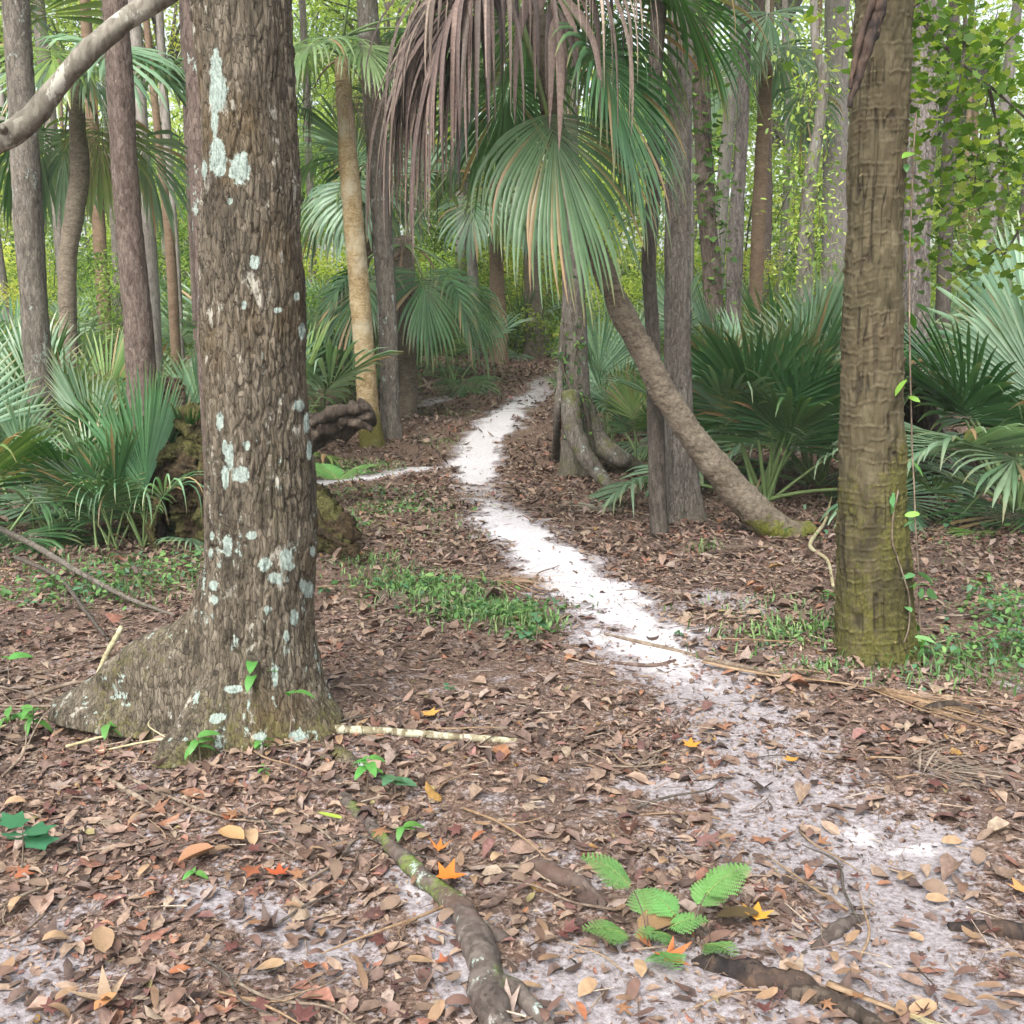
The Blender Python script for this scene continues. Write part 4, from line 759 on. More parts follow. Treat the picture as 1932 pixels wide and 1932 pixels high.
part('trunk', sweep([mb, mb + [-.1, -.05, 1.5], mb + [-.25, -.1, 3.2], mb + [-.5, -.2, 4.6]], [.09, .075, .06, .04], 20, 70, lambda TH, S, B: .006 * fbm(B[..., 0] * 20, B[..., 1] * 20, B[..., 2] * 8, 3)), MAT['bark_dark'], mp, mb)
tt = mb + np.array([-.35, -.15, 3.9])
BR = [[tt, P(1716, -60, 5.6), P(1740, 35, 5.4), P(1800, 105, 5.3), P(1865, 160, 5.2), P(1960, 245, 5.2)], [tt, P(1850, -80, 5.4), P(1822, 40, 5.3), P(1818, 110, 5.25), P(1806, 175, 5.2)], [P(1738, 32, 5.4), P(1765, 85, 5.5), P(1790, 140, 5.5)],
      [tt, P(1940, 40, 5.6), P(1880, 120, 5.6), P(1850, 260, 5.5), P(1835, 380, 5.4)], [tt, P(1900, 300, 5.9), P(1840, 330, 5.8), P(1780, 350, 5.8)], [P(1865, 160, 5.2), P(1885, 260, 5.3), P(1905, 370, 5.3)], [tt, P(1700, 20, 5.6), P(1655, 60, 5.5), P(1610, 75, 5.5)], [tt, P(1930, 420, 5.9), P(1880, 470, 5.9), P(1800, 520, 6)]]
pos = []
for i, b in enumerate(BR):
    part('branch', sweep(b, np.linspace(.016 if i < 2 else .009, .003, len(b)), 8, 50, lambda TH, S, B: .003 * noise(B[..., 0] * 25, B[..., 1] * 25, B[..., 2] * 25)), MAT['bark_dark'], mp, mb)
    q, _ = spline(b[1:], 50); pos.append(q[8:, :3])
pos = np.concatenate(pos); m_ = 1900
pos = pos[gg.integers(0, len(pos), m_)] + gg.normal(0, 1, (m_, 3)) * [.2, .35, .17]; pxx, pyy = proj(pos)
keep = (pxx > 1690) | (gg.uniform(0, 1, m_) < .25); keep &= ~((pyy > 560)); pos = pos[keep]
V, F, K = place_leaves(gg, STAR, pos, .062, MAP, (-.45, .45), .5); part('crown', (V, F), MAT['leaf'], mp, mb, False, cols=K)
lb = thing('hanging_dead_limb', 'blackened broken dead limb hanging in front of the mossy palm', 'branch', P(1668, -140, 4.55))
lbp = np.array(lb.location)
jag = lambda a, f: (lambda TH, S, B: a * (fbm(B[..., 0] * f, B[..., 1] * f, B[..., 2] * f * .5, 3) + .5 * np.sign(noise(B[..., 0] * f * .7, B[..., 1] * f * .7, B[..., 2] * f * .4))))
part('limb', sweep([lbp, P(1664, 0, 4.55), P(1642, 70, 4.55), P(1622, 130, 4.54), P(1602, 202, 4.52)], [.025, .027, .026, .023, .01], 20, 90, jag(.006, 40)), MAT['char'], lb, lbp)
part('splinter', sweep([P(1655, -30, 4.53), P(1633, 40, 4.53), P(1612, 120, 4.52), P(1604, 168, 4.52)], [.012, .013, .01, .004], 10, 50, jag(.004, 50)), MAT['char'], lb, lbp)
ab = onground(-3.0, 4.6, -.05)
ar = thing('arching_sapling', 'smooth bare grey stem arching across from beyond the spotted grey trunk', 'tree', ab)
part('stem', sweep([ab, ab + [.05, -.05, .6], P(-260, 400, 4.3), P(-60, 292, 4.2), P(40, 240, 4.2), P(110, 160, 4.2), P(180, 85, 4.2), P(260, 22, 4.25), P(380, -50, 4.3), P(480, -160, 4.4)], [.06, .055, .05, .042, .040, .039, .037, .035, .032, .028], 40, 220, lambda TH, S, B: .003 * fbm(B[..., 0] * 16, B[..., 1] * 16, B[..., 2] * 16, 2) + .004 * noise(S * 7, TH * 0)), MAT['limb'], ar, ab)
part('knot', sweep([P(8, 250, 4.17), P(4, 238, 4.13)], [.02, .012], 10, 8), MAT['limb'], ar, ab)

# ------------------------------------------------------------------ rotten wood behind the big tree
sb = G(320, 985); st = thing('mossy_stump', 'rotten stump with tangled mossy roots and dark hollows behind the lichened trunk', 'stump', sb)
lump = lambda a, f, s: (lambda TH, S, B: a * (fbm(B[..., 0] * f + s, B[..., 1] * f, B[..., 2] * f, 4, .6)) + a * .5 * (1 - np.abs(noise(B[..., 0] * f * 2.2, B[..., 1] * f * 2.2 + s, B[..., 2] * f * 2.2)) * 2))
def rot(pts, rad, a=.03, f=7, s=1.0, nm='root', mat='moss_wood', moss=.8):
    l0 = lump(a, f, s); (geo, TH, S, B) = sweep(pts, rad, 40, 110, lambda TH, S, B: l0(TH, S, B) + a * .5 * (1 - 2 * np.abs(fbm(B[..., 0] * 26, B[..., 1] * 26 + s, B[..., 2] * 26, 3))) - a * 1.2 * sstep(.25, .6, noise(B[..., 0] * 11 + s, B[..., 1] * 11, B[..., 2] * 11)), full=True)
    mo = np.clip(moss * (.55 + .9 * fbm(B[..., 0] * 5 + s, B[..., 1] * 5, B[..., 2] * 5, 2)), 0, 1)
    part(nm, geo, MAT[mat], st, sb, mask=np.concatenate([np.stack([0 * mo, mo, 0 * mo], -1).reshape(-1, 3), np.zeros((2, 3))]))
D0 = 8.15
rot([P(345, 960, D0), P(335, 880, D0 + .1), P(325, 800, D0 + .1), P(322, 715, D0 + .15)], [.28, .22, .15, .06], .06, 7, 2, 'core', 'red_rot', .5)
for i, (pl, rd) in enumerate([
        ([P(400, 850, D0), P(340, 870, D0 - .2), P(285, 930, D0 - .3), P(262, 1000, D0 - .3)], [.12, .13, .11, .06]), ([P(420, 830, D0), P(370, 850, D0 - .25), P(345, 920, D0 - .4), P(360, 1010, D0 - .4)], [.09, .09, .08, .06]),
        ([P(330, 900, D0), P(290, 905, D0 - .3), P(250, 960, D0 - .35), P(262, 1010, D0 - .35)], [.08, .08, .06, .04]), ([P(430, 880, D0), P(390, 930, D0 - .3), P(395, 990, D0 - .4), P(380, 1025, D0 - .4)], [.09, .09, .07, .05]),
        ([P(310, 820, D0), P(360, 790, D0 - .1), P(410, 800, D0 - .1), P(470, 830, D0)], [.07, .09, .09, .08]), 
        ([P(470, 900, D0), P(540, 930, D0 - .1), P(610, 965, D0 - .5), P(660, 1020, D0 - .75)], [.12, .11, .09, .05]), ([P(520, 960, D0 - .2), P(590, 995, D0 - .6), P(640, 1035, D0 - .85), P(690, 1068, D0 - 1.0)], [.09, .08, .06, .03])]):
    rot(pl, [q * 1.15 for q in rd], .035, 10, 3 + i * 2.3)
    for e in range(1): rot([np.asarray(p) + np.array([.09 * math.sin(e * 2.5 + i), -.09, .07 * math.cos(e * 3 + i * 2)]) * (w + .4) for w, p in enumerate(pl[:4])], [q * .38 for q in rd], .014, 16, 30 + i * 1.7 + e)
lg = thing('hollow_log', 'dark weathered hollow log with a jagged broken end behind the lichened trunk', 'log', G(600, 850))
lgb = np.array(lg.location); DL = 9.2
def logd(TH, S, B): return .025 * fbm(B[..., 0] * 7, B[..., 1] * 9, B[..., 2] * 9, 3) + .03 * np.sin(TH * 3 + 1) * .5
part('log_shell', sweep([P(400, 985, DL - .9), P(500, 880, DL - .3), P(585, 818, DL), P(650, 792, DL), P(690, 783, DL), P(704, 778, DL)], [.17, .16, .145, .12, .085, .05], 40, 120, lambda TH, S, B: logd(TH, S, B) + .05 * sstep(1.05, 1.3, S) * noise(TH * 2.2, S * 14), cap=True), MAT['dead_wood'], lg, lgb)
part('snag', sweep([P(585, 800, DL - .16), P(630, 778, DL - .15), P(672, 772, DL - .1), P(698, 770, DL - .08)], [.04, .05, .04, .015], 16, 50, jag(.012, 14)), MAT['dead_wood'], lg, lgb)
part('snag', sweep([P(640, 800, DL - .12), P(680, 800, DL - .1), P(702, 812, DL - .08)], [.04, .035, .01], 16, 40, jag(.012, 14)), MAT['dead_wood'], lg, lgb)
fl = thing('fallen_log', 'dark fallen log lying on bare earth under the bleached palm fans', 'log', G(1860, 880)); flb = np.array(fl.location)
part('log', sweep([G(1760, 842, .04), G(1850, 846, .06), G(1960, 858, .07), G(2060, 868, .06)], [.05, .07, .075, .07], 24, 80, jag(.01, 9)), MAT['dead_wood'], fl, flb)
cl = thing('charred_log', 'half-buried brown and charred root crossing the sandy litter', 'log', G(1400, 1840)); clb = np.array(cl.location)
part('log', sweep([G(1290, 1808, -.03), G(1350, 1822, .0), G(1430, 1848, .008), G(1500, 1862, .006), G(1545, 1870, -.01)], [.016, .026, .032, .028, .014], 24, 90, jag(.006, 22)), MAT['char'], cl, clb)
part('branch', sweep([G(1480, 1870, .0), G(1560, 1895, .012), G(1640, 1935, .012), G(1690, 1975, .01)], [.02, .022, .02, .018], 14, 60, jag(.003, 22)), MAT['dead_wood'], cl, clb)
for (nm, lab, pts, rad, m) in [
        ('buried_root', 'brown root lying half buried between leaf piles', [(970, 1615, -.02), (1030, 1648, .01), (1090, 1678, .012), (1150, 1710, -.02)], [.015, .028, .026, .015], 'root'),
        ('short_root', 'short thick brown root poking out of the white sand', [(1505, 1806, -.02), (1560, 1770, .0), (1612, 1738, .0), (1660, 1722, -.03)], [.012, .022, .020, .006], 'root'),
        ('flat_log', 'flat dark piece of log at the rim of the litter', [(1790, 1752, .0), (1850, 1755, .006), (1940, 1768, .006), (2000, 1775, -.01)], [.012, .022, .022, .016], 'char'),
        ('curved_dark_stick', 'curved dark stick on the dark litter past the mossy palm', [(1735, 1348, .01), (1790, 1342, .03), (1835, 1350, .025), (1862, 1368, .0)], [.012, .018, .018, .01], 'dead_wood')]:
    b = [G(*p) for p in pts]; tag(obj(nm, mesh(nm, np.array(sweep(b, rad, 16, 50, jag(.005, 18))[0]) - b[0], sweep(b, rad, 16, 50)[1], MAT[m], smooth=True), None, tuple(b[0])), lab, 'root' if 'root' in nm else 'log')

# ------------------------------------------------------------------ sticks
STK = [('banded_stick', 'straight stick with pale bands lying beside the lichened trunk', [(622, 1384, .03), (740, 1388, .025), (860, 1396, .02), (975, 1403, .015)], [.017, .016, .014, .013], 'banded'),
       ('grey_stick', 'long grey stick lying across the white sand path', [(1140, 1198, .012), (1240, 1222, .012), (1350, 1250, .012), (1500, 1280, .012)], [.006, .011, .013, .008], 'twig'),
       ('forked_branch', 'bare forked branch leaning over the ground cover', [(-40, 1015, .25), (60, 1062, .22), (150, 1110, .17), (245, 1145, .08), (330, 1165, .02)], [.022, .02, .017, .012, .006], 'bark_grey'),
       ('thin_branch', 'thin bare branch crossing under the forked branch', [(30, 1075, .14), (110, 1110, .12), (160, 1170, .1), (205, 1215, .03)], [.015, .013, .011, .008], 'bark_dark'),
       ('dead_branch', 'pale dead branch lying on the big mossy root', [(232, 1235, .22), (205, 1275, .18), (185, 1310, .14)], [.014, .012, .008], 'straw'),
       ('long_twig', 'long pale crooked twig below the big mossy root', [(50, 1330, .05), (150, 1312, .1), (240, 1325, .08), (320, 1350, .03), (400, 1352, .05)], [.01, .009, .007, .005, .003], 'twig'),
       ('bent_stick', 'bent pale stick among small green seedlings', [(270, 1355, .05), (258, 1390, .04), (222, 1420, .02), (180, 1440, .01)], [.008, .008, .007, .005], 'twig'),
       ('crossed_stick', 'thin straight stick sloping across the brown litter', [(190, 1450, .03), (300, 1500, .02), (420, 1545, .015), (560, 1560, .01)], [.007, .006, .005, .003], 'twig'),
       ('grey_twig', 'second thin stick beside the sloping one', [(185, 1465, .02), (280, 1520, .015), (350, 1560, .01)], [.009, .008, .004], 'twig'),
       ('red_stick', 'short reddish stick lying on the path sand', [(1150, 1252, .01), (1230, 1258, .012), (1275, 1248, .01)], [.008, .009, .007], 'red_rot'),
       ('stub_stick', 'short broken stick by a dark root', [(905, 1640, .012), (985, 1642, .015), (1040, 1668, .012)], [.005, .006, .004], 'twig'),
       ('upright_twig', 'brown twig standing before the mossy stump', [(245, 1075, .0), (255, 1100, .16), (262, 1138, .3)], [.012, .014, .014], 'bark_red'),
       ('white_branch', 'crooked white branch near the foot of the leaning palm', [(1568, 955, .14), (1556, 1000, .12), (1528, 1038, .06), (1560, 1060, .02), (1572, 1110, .02)], [.008, .012, .014, .012, .008], 'straw'),
       ('far_branch', 'gnarled pale branch on the bank beside the far path', [(780, 740, .03), (830, 722, .05), (872, 706, .12), (898, 682, .25)], [.04, .045, .035, .02], 'twig'),
       ('curved_branch', 'thin crooked branch arched over the far bank', [(760, 700, .05), (795, 718, .08), (815, 738, .03)], [.02, .025, .02], 'twig')]
for i, (nm, lab, pts, rad, m) in enumerate(STK):
    b = [G(px, py) + np.array([0, 0, l * .6]) for (px, py, l) in pts]; q = sweep(b, rad, 10, 50, lambda TH, S, B: .0022 * fbm(B[..., 0] * 30, B[..., 1] * 30, B[..., 2] * 30, 2))
    o = tag(obj(nm, mesh(nm, q[0] - b[0], q[1], MAT[m], smooth=True), None, tuple(b[0])), lab, 'stick')
    if nm == 'banded_stick': obj('broken_end', mesh('broken_end', sweep([b[-1] - b[0], b[-1] - b[0] + [.03, -.01, -.004], b[-1] - b[0] + [.055, -.03, -.012]], [.014, .016, .004], 8, 14, jag(.006, 60))[0], sweep([b[0], b[0] + [.1, 0, 0], b[0] + [.2, 0, 0]], .01, 8, 14)[1], MAT['red_rot']), o)
gg = np.random.default_rng(44); tw = []
TWM = []
for q in range(6):
    L = .5; pts = [(0, 0, 0), (L * .35, gg.normal(0, .03), .012), (L * .7, gg.normal(0, .05), .015), (L, gg.normal(0, .06), .004)]
    a = [sweep(pts, [.006, .005, .004, .002], 6, 20, lambda TH, S, B: .001 * noise(S * 40, TH))]
    if q % 2: a.append(sweep([pts[1], (L * .55, .09, .03), (L * .62, .17, .05)], [.003, .0025, .0015], 5, 10))
    TWM.append(mesh('twig', *merge(a), MAT[['twig', 'twig_tan', 'bark_dark'][q % 3]], smooth=True))
for i in range(90):
    p = G(gg.uniform(20, 1910), gg.uniform(900, 1900) ** 1.0)
    if sandmask(p[0], p[1]) > .85: continue
    q = i % 6
    tag(obj('twig', TWM[q], None, (p[0], p[1], p[2] + .012), gg.uniform(0, 6.3), gg.uniform(.35, .95)), 'fallen forked twig among the dead leaves' if q % 2 else 'fallen straight twig among the dead leaves', 'twig', 'forked twigs in the litter' if q % 2 else 'straight twigs in the litter')

for i in range(16):
    p = G(gg.uniform(0, 420), gg.uniform(1230, 1480)); L = gg.uniform(.3, .75)
    dv = np.array([L * math.cos(i * 1.3), L * math.sin(i * 1.3) * .5]); e = onground(p[0] + dv[0], p[1] + dv[1], .02 + .12 * (i % 3 == 0)); m = (p + e) / 2 + gg.normal(0, .03, 3); m[2] = max(m[2], float(H(m[0], m[1])) + .03)
    gs_ = [sweep([p + [0, 0, .02], m, e], [.006, .005, .002], 6, 24, lambda TH, S, B: .0015 * noise(B[..., 0] * 40, B[..., 1] * 40)), sweep([m, m + (e - m) * .5 + [.05, .03, .06], m + (e - m) * .7 + [.10, .06, .09]], [.003, .0025, .0012], 5, 14)]
    V, F = merge(gs_); tag(obj('tangled_twig', mesh('tangled_twig', V - p, F, MAT[['twig', 'straw', 'twig'][i % 3]], smooth=True), None, tuple(p)), 'pale dry forked twig in the tangle below the big mossy root', 'twig', 'twigs tangled below the big root')

# ------------------------------------------------------------------ dead palm fronds on the ground
def ground_frond(px, py, az, s, seed, label, pal, lp=.7, nseg=26, amax=1.1):
    b = G(px, py); g = np.random.default_rng(seed)
    (V, F, K), pet = fan(dead=True, seed=seed, nseg=nseg, steps=6, el=0, lp=lp, sagp=0, sagc=0, droop=0, split=.25, sag=0, fold=.05, wid=.7, amax=amax, pal=pal, curl=.35, Rad=1.0)
    ca, sa = math.cos(az), math.sin(az); M = np.array([[ca, -sa, 0], [sa, ca, 0], [0, 0, .45]])
    def lay(v, up):
        v = (v * s) @ M.T; w = v[:, :2] + b[:2]; z = H(w[:, 0], w[:, 1]) - b[2]; v = v.copy(); v[:, 2] = np.maximum(v[:, 2] + z, z - .005) + up; return v
    t = thing('fallen_frond', label, 'palm frond', b)
    obj('blade', mesh('blade', lay(V, .028), F, MAT['dead_frond'], K), t); obj('petiole', mesh('petiole', lay(pet[0], .025), pet[1], MAT['twig_tan'], smooth=True), t)
TAN = [C(140, 112, 84), C(196, 166, 130)]; GRY = [C(104, 92, 82), C(160, 146, 130)]; SIL = [C(150, 150, 130), C(196, 196, 176)]
ground_frond(890, 1096, -.15, .55, 1, 'tan dead palm frond lying by the grass at the path edge', TAN, .25)
ground_frond(700, 1120, -.6, .38, 2, 'curled grey-brown dead frond under the lichened trunk', GRY, .3)
ground_frond(1325, 1258, -.62, .75, 3, 'dead frond with long straight stalk lying across the sand', TAN, 1.0, 20, .35)
ground_frond(1690, 1480, .1, .42, 4, 'flattened brown dead frond on the dark litter by the path', GRY, .2, 14)
ground_frond(1640, 1440, -.35, .42, 5, 'split brown frond beside the flattened one', GRY, .3, 12)
ground_frond(1215, 975, 2.6, .6, 6, 'silver-grey dried frond by the slim dark trunk', SIL, .3)
ground_frond(1560, 985, .2, .8, 7, 'brown frond behind the foot of the leaning palm', GRY, .4)
ground_frond(1880, 935, 3.0, .9, 8, 'long dry frond on the earth near the fallen log', TAN, .6)
ground_frond(1470, 1040, 2.9, .5, 9, 'shredded brown frond in front of the leaning palm foot', GRY, .3)
ground_frond(1810, 1010, 2.5, .7, 10, 'crumpled grey frond beyond the mossy palm', GRY, .4)
ground_frond(1560, 1872, -.75, .7, 11, 'pale straw-coloured palm stalk fibres beside the charred log', [C(190, 180, 130), C(224, 216, 176)], .25, 14, .16)
ground_frond(640, 838, .1, .6, 12, 'dry frond at the cream palm foot', TAN, .3)
ground_frond(1035, 785, 2.2, .7, 13, 'small dead frond on the rim of the far path', GRY, .2)

# ------------------------------------------------------------------ leaf litter
LC = .95 * np.array([C(98, 84, 80), C(128, 110, 104), C(148, 128, 118), C(168, 148, 134), C(186, 166, 150), C(166, 152, 146), C(144, 106, 94), C(170, 128, 106), C(128, 98, 96), C(204, 188, 170), C(186, 138, 106), C(150, 144, 106), C(204, 166, 100)])
LP = np.array([.16, .18, .17, .13, .09, .10, .04, .02, .045, .035, .004, .006, .003]); LP /= LP.sum()
def litter_geo(g, x, y, size, tmpl, tilt, zr, colr):
    V0, F0 = tmpl; n_ = len(x); k = len(V0)
    v = np.broadcast_to(V0, (n_, k, 3)).copy(); v[..., 0] -= .5
    bend = g.normal(.0, .45, n_)[:, None]; cup = g.normal(.25, .45, n_)[:, None]
    v[..., 1] *= g.uniform(.75, 1.3, n_)[:, None]
    v[..., 2] = V0[None, :, 2] + bend * v[..., 0] ** 2 + cup * np.abs(v[..., 1]) * 1.2 + g.normal(0, .5, n_)[:, None] * v[..., 0] * v[..., 1]
    v *= (size * np.minimum(np.exp(g.normal(-.08, .42, n_)), 1.9))[:, None, None]
    ya, a, b = g.uniform(0, 2 * np.pi, n_), g.normal(0, tilt, n_), g.normal(0, tilt, n_)
    X, Y, Z = v[..., 0], v[..., 1], v[..., 2]
    Z2 = Z + X * np.sin(a)[:, None] + Y * np.sin(b)[:, None]; X = X * np.cos(a)[:, None]; Y = Y * np.cos(b)[:, None]
    ca, sa = np.cos(ya)[:, None], np.sin(ya)[:, None]
    gx, gy = x[:, None] + X * ca - Y * sa, y[:, None] + X * sa + Y * ca
    low = Z2.min(1); gz = H(x, y)[:, None] + Z2 - (low * .75)[:, None] + (zr * g.uniform(0, 1, n_))[:, None] - .003
    F = (F0[None] + (np.arange(n_) * k)[:, None, None]).reshape(-1, F0.shape[1])
    return np.stack([gx, gy, gz], -1).reshape(-1, 3), F, np.repeat(colr, k, 0)
OV_M = oval_leaf(.42, (0, .3, .7, 1.0), 0, 0); OV_W = oval_leaf(.6, (0, .3, .7, 1.0), 0, 0); OV_L = (np.array([(0, 0, 0), (.45, -.2, .02), (1, 0, 0), (.45, .2, .02)]), np.array([(0, 1, 2, 3)]))
ST_M = star_leaf(5, .5)
g = np.random.default_rng(2024); LQ = []
def add_litter(y0, y1, dens, size, tmpl, tilt, zr, wide=.56, pad=.5, pal=None, sandmul=1.0):
    area = (wide * (y0 + y1) + 2 * pad) * (y1 - y0); n_ = int(dens * area)
    y = np.sqrt(g.uniform(y0 ** 2, y1 ** 2, n_)); x = g.uniform(-1, 1, n_) * (wide * y + pad)
    m = sandmask(x, y); patch = fbm(x * 1.7, y * 1.7, 3, 3); core = 1 - np.clip(m * 1.02 * sandmul, 0, .965) ** .8
    keep = g.uniform(0, 1, n_) < core * np.clip(.72 + .5 * patch, .15, 1); x, y, patch = x[keep], y[keep], patch[keep]; n2 = len(x)
    c = LC[g.choice(len(LC), n2, p=LP)] if pal is None else np.array(pal)[g.integers(0, len(pal), n2)]
    tone = .95 + .22 * fbm(x * .9 + 5, y * .9, 1, 2)
    c = c * (tone * np.exp(g.normal(-.05, .3, n2)))[:, None] * np.array([1.0, .94, .86]); c = c * np.minimum(1, .36 / np.maximum(c.max(1), .01))[:, None]
    LQ.append(litter_geo(g, x, y, size, tmpl, tilt, zr, c))
add_litter(1.9, 4.2, 1000, .042, OV_M, .17, .012); add_litter(1.9, 4.2, 150, .055, OV_W, .16, .014); add_litter(1.9, 4.2, 70, .056, ST_M, .16, .014); add_litter(1.9, 4.2, 4200, .017, OV_L, .3, .008, sandmul=.62)
add_litter(4.2, 7, 620, .042, OV_M, .2, .014); add_litter(4.2, 7, 150, .056, OV_W, .2, .016); add_litter(4.2, 7, 2200, .021, OV_L, .3, .010, sandmul=.75)
add_litter(7, 12, 1000, .05, OV_L, .3, .02); add_litter(7, 12, 120, .068, OV_M, .25, .02); add_litter(12, 26, 420, .07, OV_L, .35, .03)
gq = [(V, F) for V, F, K in LQ]; V, F = merge(gq)
tag(obj('leaf_litter', mesh('leaf_litter', V, F, MAT['litter'], np.concatenate([K for _, _, K in LQ]))), 'thick brown carpet of small dead leaves over the forest floor', 'leaf litter', kind='stuff')
nt_ = 5200; y = np.sqrt(g.uniform(1.9 ** 2, 11 ** 2, nt_)); x = g.uniform(-1, 1, nt_) * (.56 * y + .4); ok = g.uniform(0, 1, nt_) > sandmask(x, y) * .8; x, y = x[ok], y[ok]; nt_ = len(x)
L = g.uniform(.03, .12, nt_); ya = g.uniform(0, 6.3, nt_); w = g.uniform(.0012, .003, nt_); dx, dy = np.cos(ya), np.sin(ya); z = H(x, y) + g.uniform(.008, .03, nt_); dz = g.normal(0, .1, nt_) * L
A = np.stack([x - dx * L / 2, y - dy * L / 2, z - dz / 2], 1); B_ = np.stack([x + dx * L / 2, y + dy * L / 2, z + dz / 2], 1); N1 = np.stack([-dy, dx, 0 * x], 1) * w[:, None]; N2 = np.stack([0 * x, 0 * x, w * 1.6], 1)
V = np.stack([A - N1, A + N1, A + N2, B_ - N1 * .6, B_ + N1 * .6, B_ + N2 * .6], 1).reshape(-1, 3); o6 = (np.arange(nt_) * 6)[:, None, None]
F = (np.array([[0, 3, 5, 2], [1, 2, 5, 4], [0, 1, 4, 3]])[None] + o6).reshape(-1, 4)
K = np.array([C(120, 104, 92), C(168, 150, 130), C(86, 72, 62), C(190, 176, 158)])[g.integers(0, 4, nt_)]
tag(obj('twig_litter', mesh('twig_litter', V, F, MAT['litter'], np.repeat(K, 6, 0))), 'fine bits of twig strewn through the dead leaves', 'twig litter', kind='stuff')
# the three hundred largest leaves lie there one by one
LEAFK = []
def leaf_kind(V0, F0, c, label, seed):
    g2 = np.random.default_rng(seed); out = []
    for q in range(3):
        v = V0.copy(); v[:, 0] -= .5; b, cu, tw_ = g2.normal(.0, .28), g2.uniform(-.2, .4), g2.normal(0, .4)
        v[:, 2] += b * v[:, 0] ** 2 + cu * np.abs(v[:, 1]) + tw_ * v[:, 0] * v[:, 1]; v[:, 2] -= np.quantile(v[:, 2], .3)
        k = np.tile(np.array(c) * .88, (len(v), 1)) * g2.uniform(.78, 1.18, (len(v), 1))
        out.append(mesh('fallen_leaf', v, F0, MAT['litter'], k, smooth=True))
    LEAFK.append((out, label))
OH = oval_leaf(.42); OHW = oval_leaf(.58); OHN = oval_leaf(.3); SH = star_leaf(5, .5); SH7 = star_leaf(5, .34)
for q, (tm, c, lab) in enumerate([(OH, C(168, 138, 108), 'tan oval dead leaf on the litter'), (OHW, C(186, 156, 122), 'broad pale tan dead leaf on the litter'), (OHN, C(150, 122, 98), 'narrow brown dead leaf on the litter'), (OH, C(132, 104, 92), 'dull brown oval dead leaf on the litter'),
                                  (OHW, C(148, 126, 108), 'broad grey-brown dead leaf on the litter'), (SH, C(118, 76, 70), 'purple-brown star-shaped dead leaf on the litter'), (SH7, C(160, 118, 86), 'light brown deep-lobed dead leaf on the litter'), (SH, C(164, 100, 70), 'rust-orange star-shaped dead leaf on the litter'),
                                  (OH, C(182, 118, 82), 'orange-brown oval dead leaf on the litter'), (OHN, C(110, 86, 78), 'narrow dark brown dead leaf on the litter'), (OHW, C(124, 98, 84), 'broad dark brown dead leaf on the litter'), (SH7, C(92, 66, 62), 'dark maroon deep-lobed dead leaf on the litter')]):
    leaf_kind(tm[0], tm[1], c, lab, 40 + q)
g = np.random.default_rng(303)
for i in range(270):
    py = 1932 - 560 * g.uniform(0, 1) ** 1.3; p = G(g.uniform(5, 1925), py); ms, lab = LEAFK[int(g.choice(12, p=np.array([4, 1.6, 3.6, 3.8, 2.8, 2, 1.5, .2, .3, 2.5, 2.3, 1.4]) / 26))]
    tag(obj('fallen_leaf', ms[i % 3], None, (p[0], p[1], p[2] + g.uniform(.016, .034)), s=float(g.uniform(.045, .082)), rot=(g.normal(0, .22), g.normal(0, .22), g.uniform(0, 6.3))), lab, 'leaf', lab.replace(' dead leaf on the litter', ' leaves'))
YL = []
for q, (px, py, c, tm, s, lab, lift) in enumerate([(857, 1686, C(206, 120, 48), SH, .11, 'curled bright orange leaf resting on the snaking root', .055), (1428, 1738, C(222, 166, 66), SH, .10, 'golden yellow lobed leaf beside the ferns', .03), (622, 1558, C(166, 190, 76), OHN, .10, 'fresh yellow-green leaf fallen near the lichened trunk', .03),
        (372, 1636, C(180, 136, 104), OHW, .12, 'orange-tan leaf with a green seedling under it', .03), (815, 1362, C(216, 160, 84), SH, .09, 'amber star-shaped leaf behind the banded stick', .03), (1310, 1418, C(220, 150, 62), SH, .09, 'yellow-orange crumpled leaf on the sandy litter', .03),
        (830, 1610, C(206, 130, 62), SH7, .09, 'small orange leaf right above the snaking root', .03), (516, 1662, C(190, 96, 60), SH, .09, 'red-orange star leaf lying on dark litter', .03), (1490, 1445, C(214, 156, 70), SH, .07, 'little golden leaf on the trodden sand', .02),
        (1280, 1835, C(190, 116, 70), SH7, .12, 'ragged rusty leaf next to the charred log', .03), (510, 1340, C(132, 160, 70), OHN, .07, 'thin green leaf at the lichened tree foot', .03), (1920, 1690, C(214, 160, 100), SH, .1, 'pale orange leaf near the flat dark log', .03),
        (170, 1905, C(176, 152, 126), SH7, .16, 'large tan lobed leaf with narrow fingers', .035), (200, 1925, C(200, 146, 100), OHW, .07, 'round orange leaf touching the large tan lobed one', .045), (440, 1600, C(186, 150, 106), OHW, .11, 'golden-tan leaf with wavy edge', .04),
        (1245, 1770, C(150, 122, 88), OHW, .15, 'large olive-tan leaf folded on the sand', .03), (195, 1800, C(170, 142, 112), OH, .14, 'long pale oval leaf lying alone', .035), (1390, 1750, C(104, 88, 62), OHW, .12, 'dark olive leaf curled over in front of the ferns', .03)]):
    V0 = tm[0].copy(); V0[:, 0] -= .5; V0[:, 2] += [.6, .25, .2][q % 3] * np.abs(V0[:, 1]) + .4 * V0[:, 0] ** 2; V0[:, 2] -= V0[:, 2].min(); p = G(px, py, lift)
    tag(obj('fallen_leaf', mesh('fallen_leaf', V0, tm[1], MAT['litter'], np.tile(np.array(c), (len(V0), 1)), smooth=True), None, tuple(p), s=s, rot=(.1, -.1, q * 1.3)), lab, 'leaf')

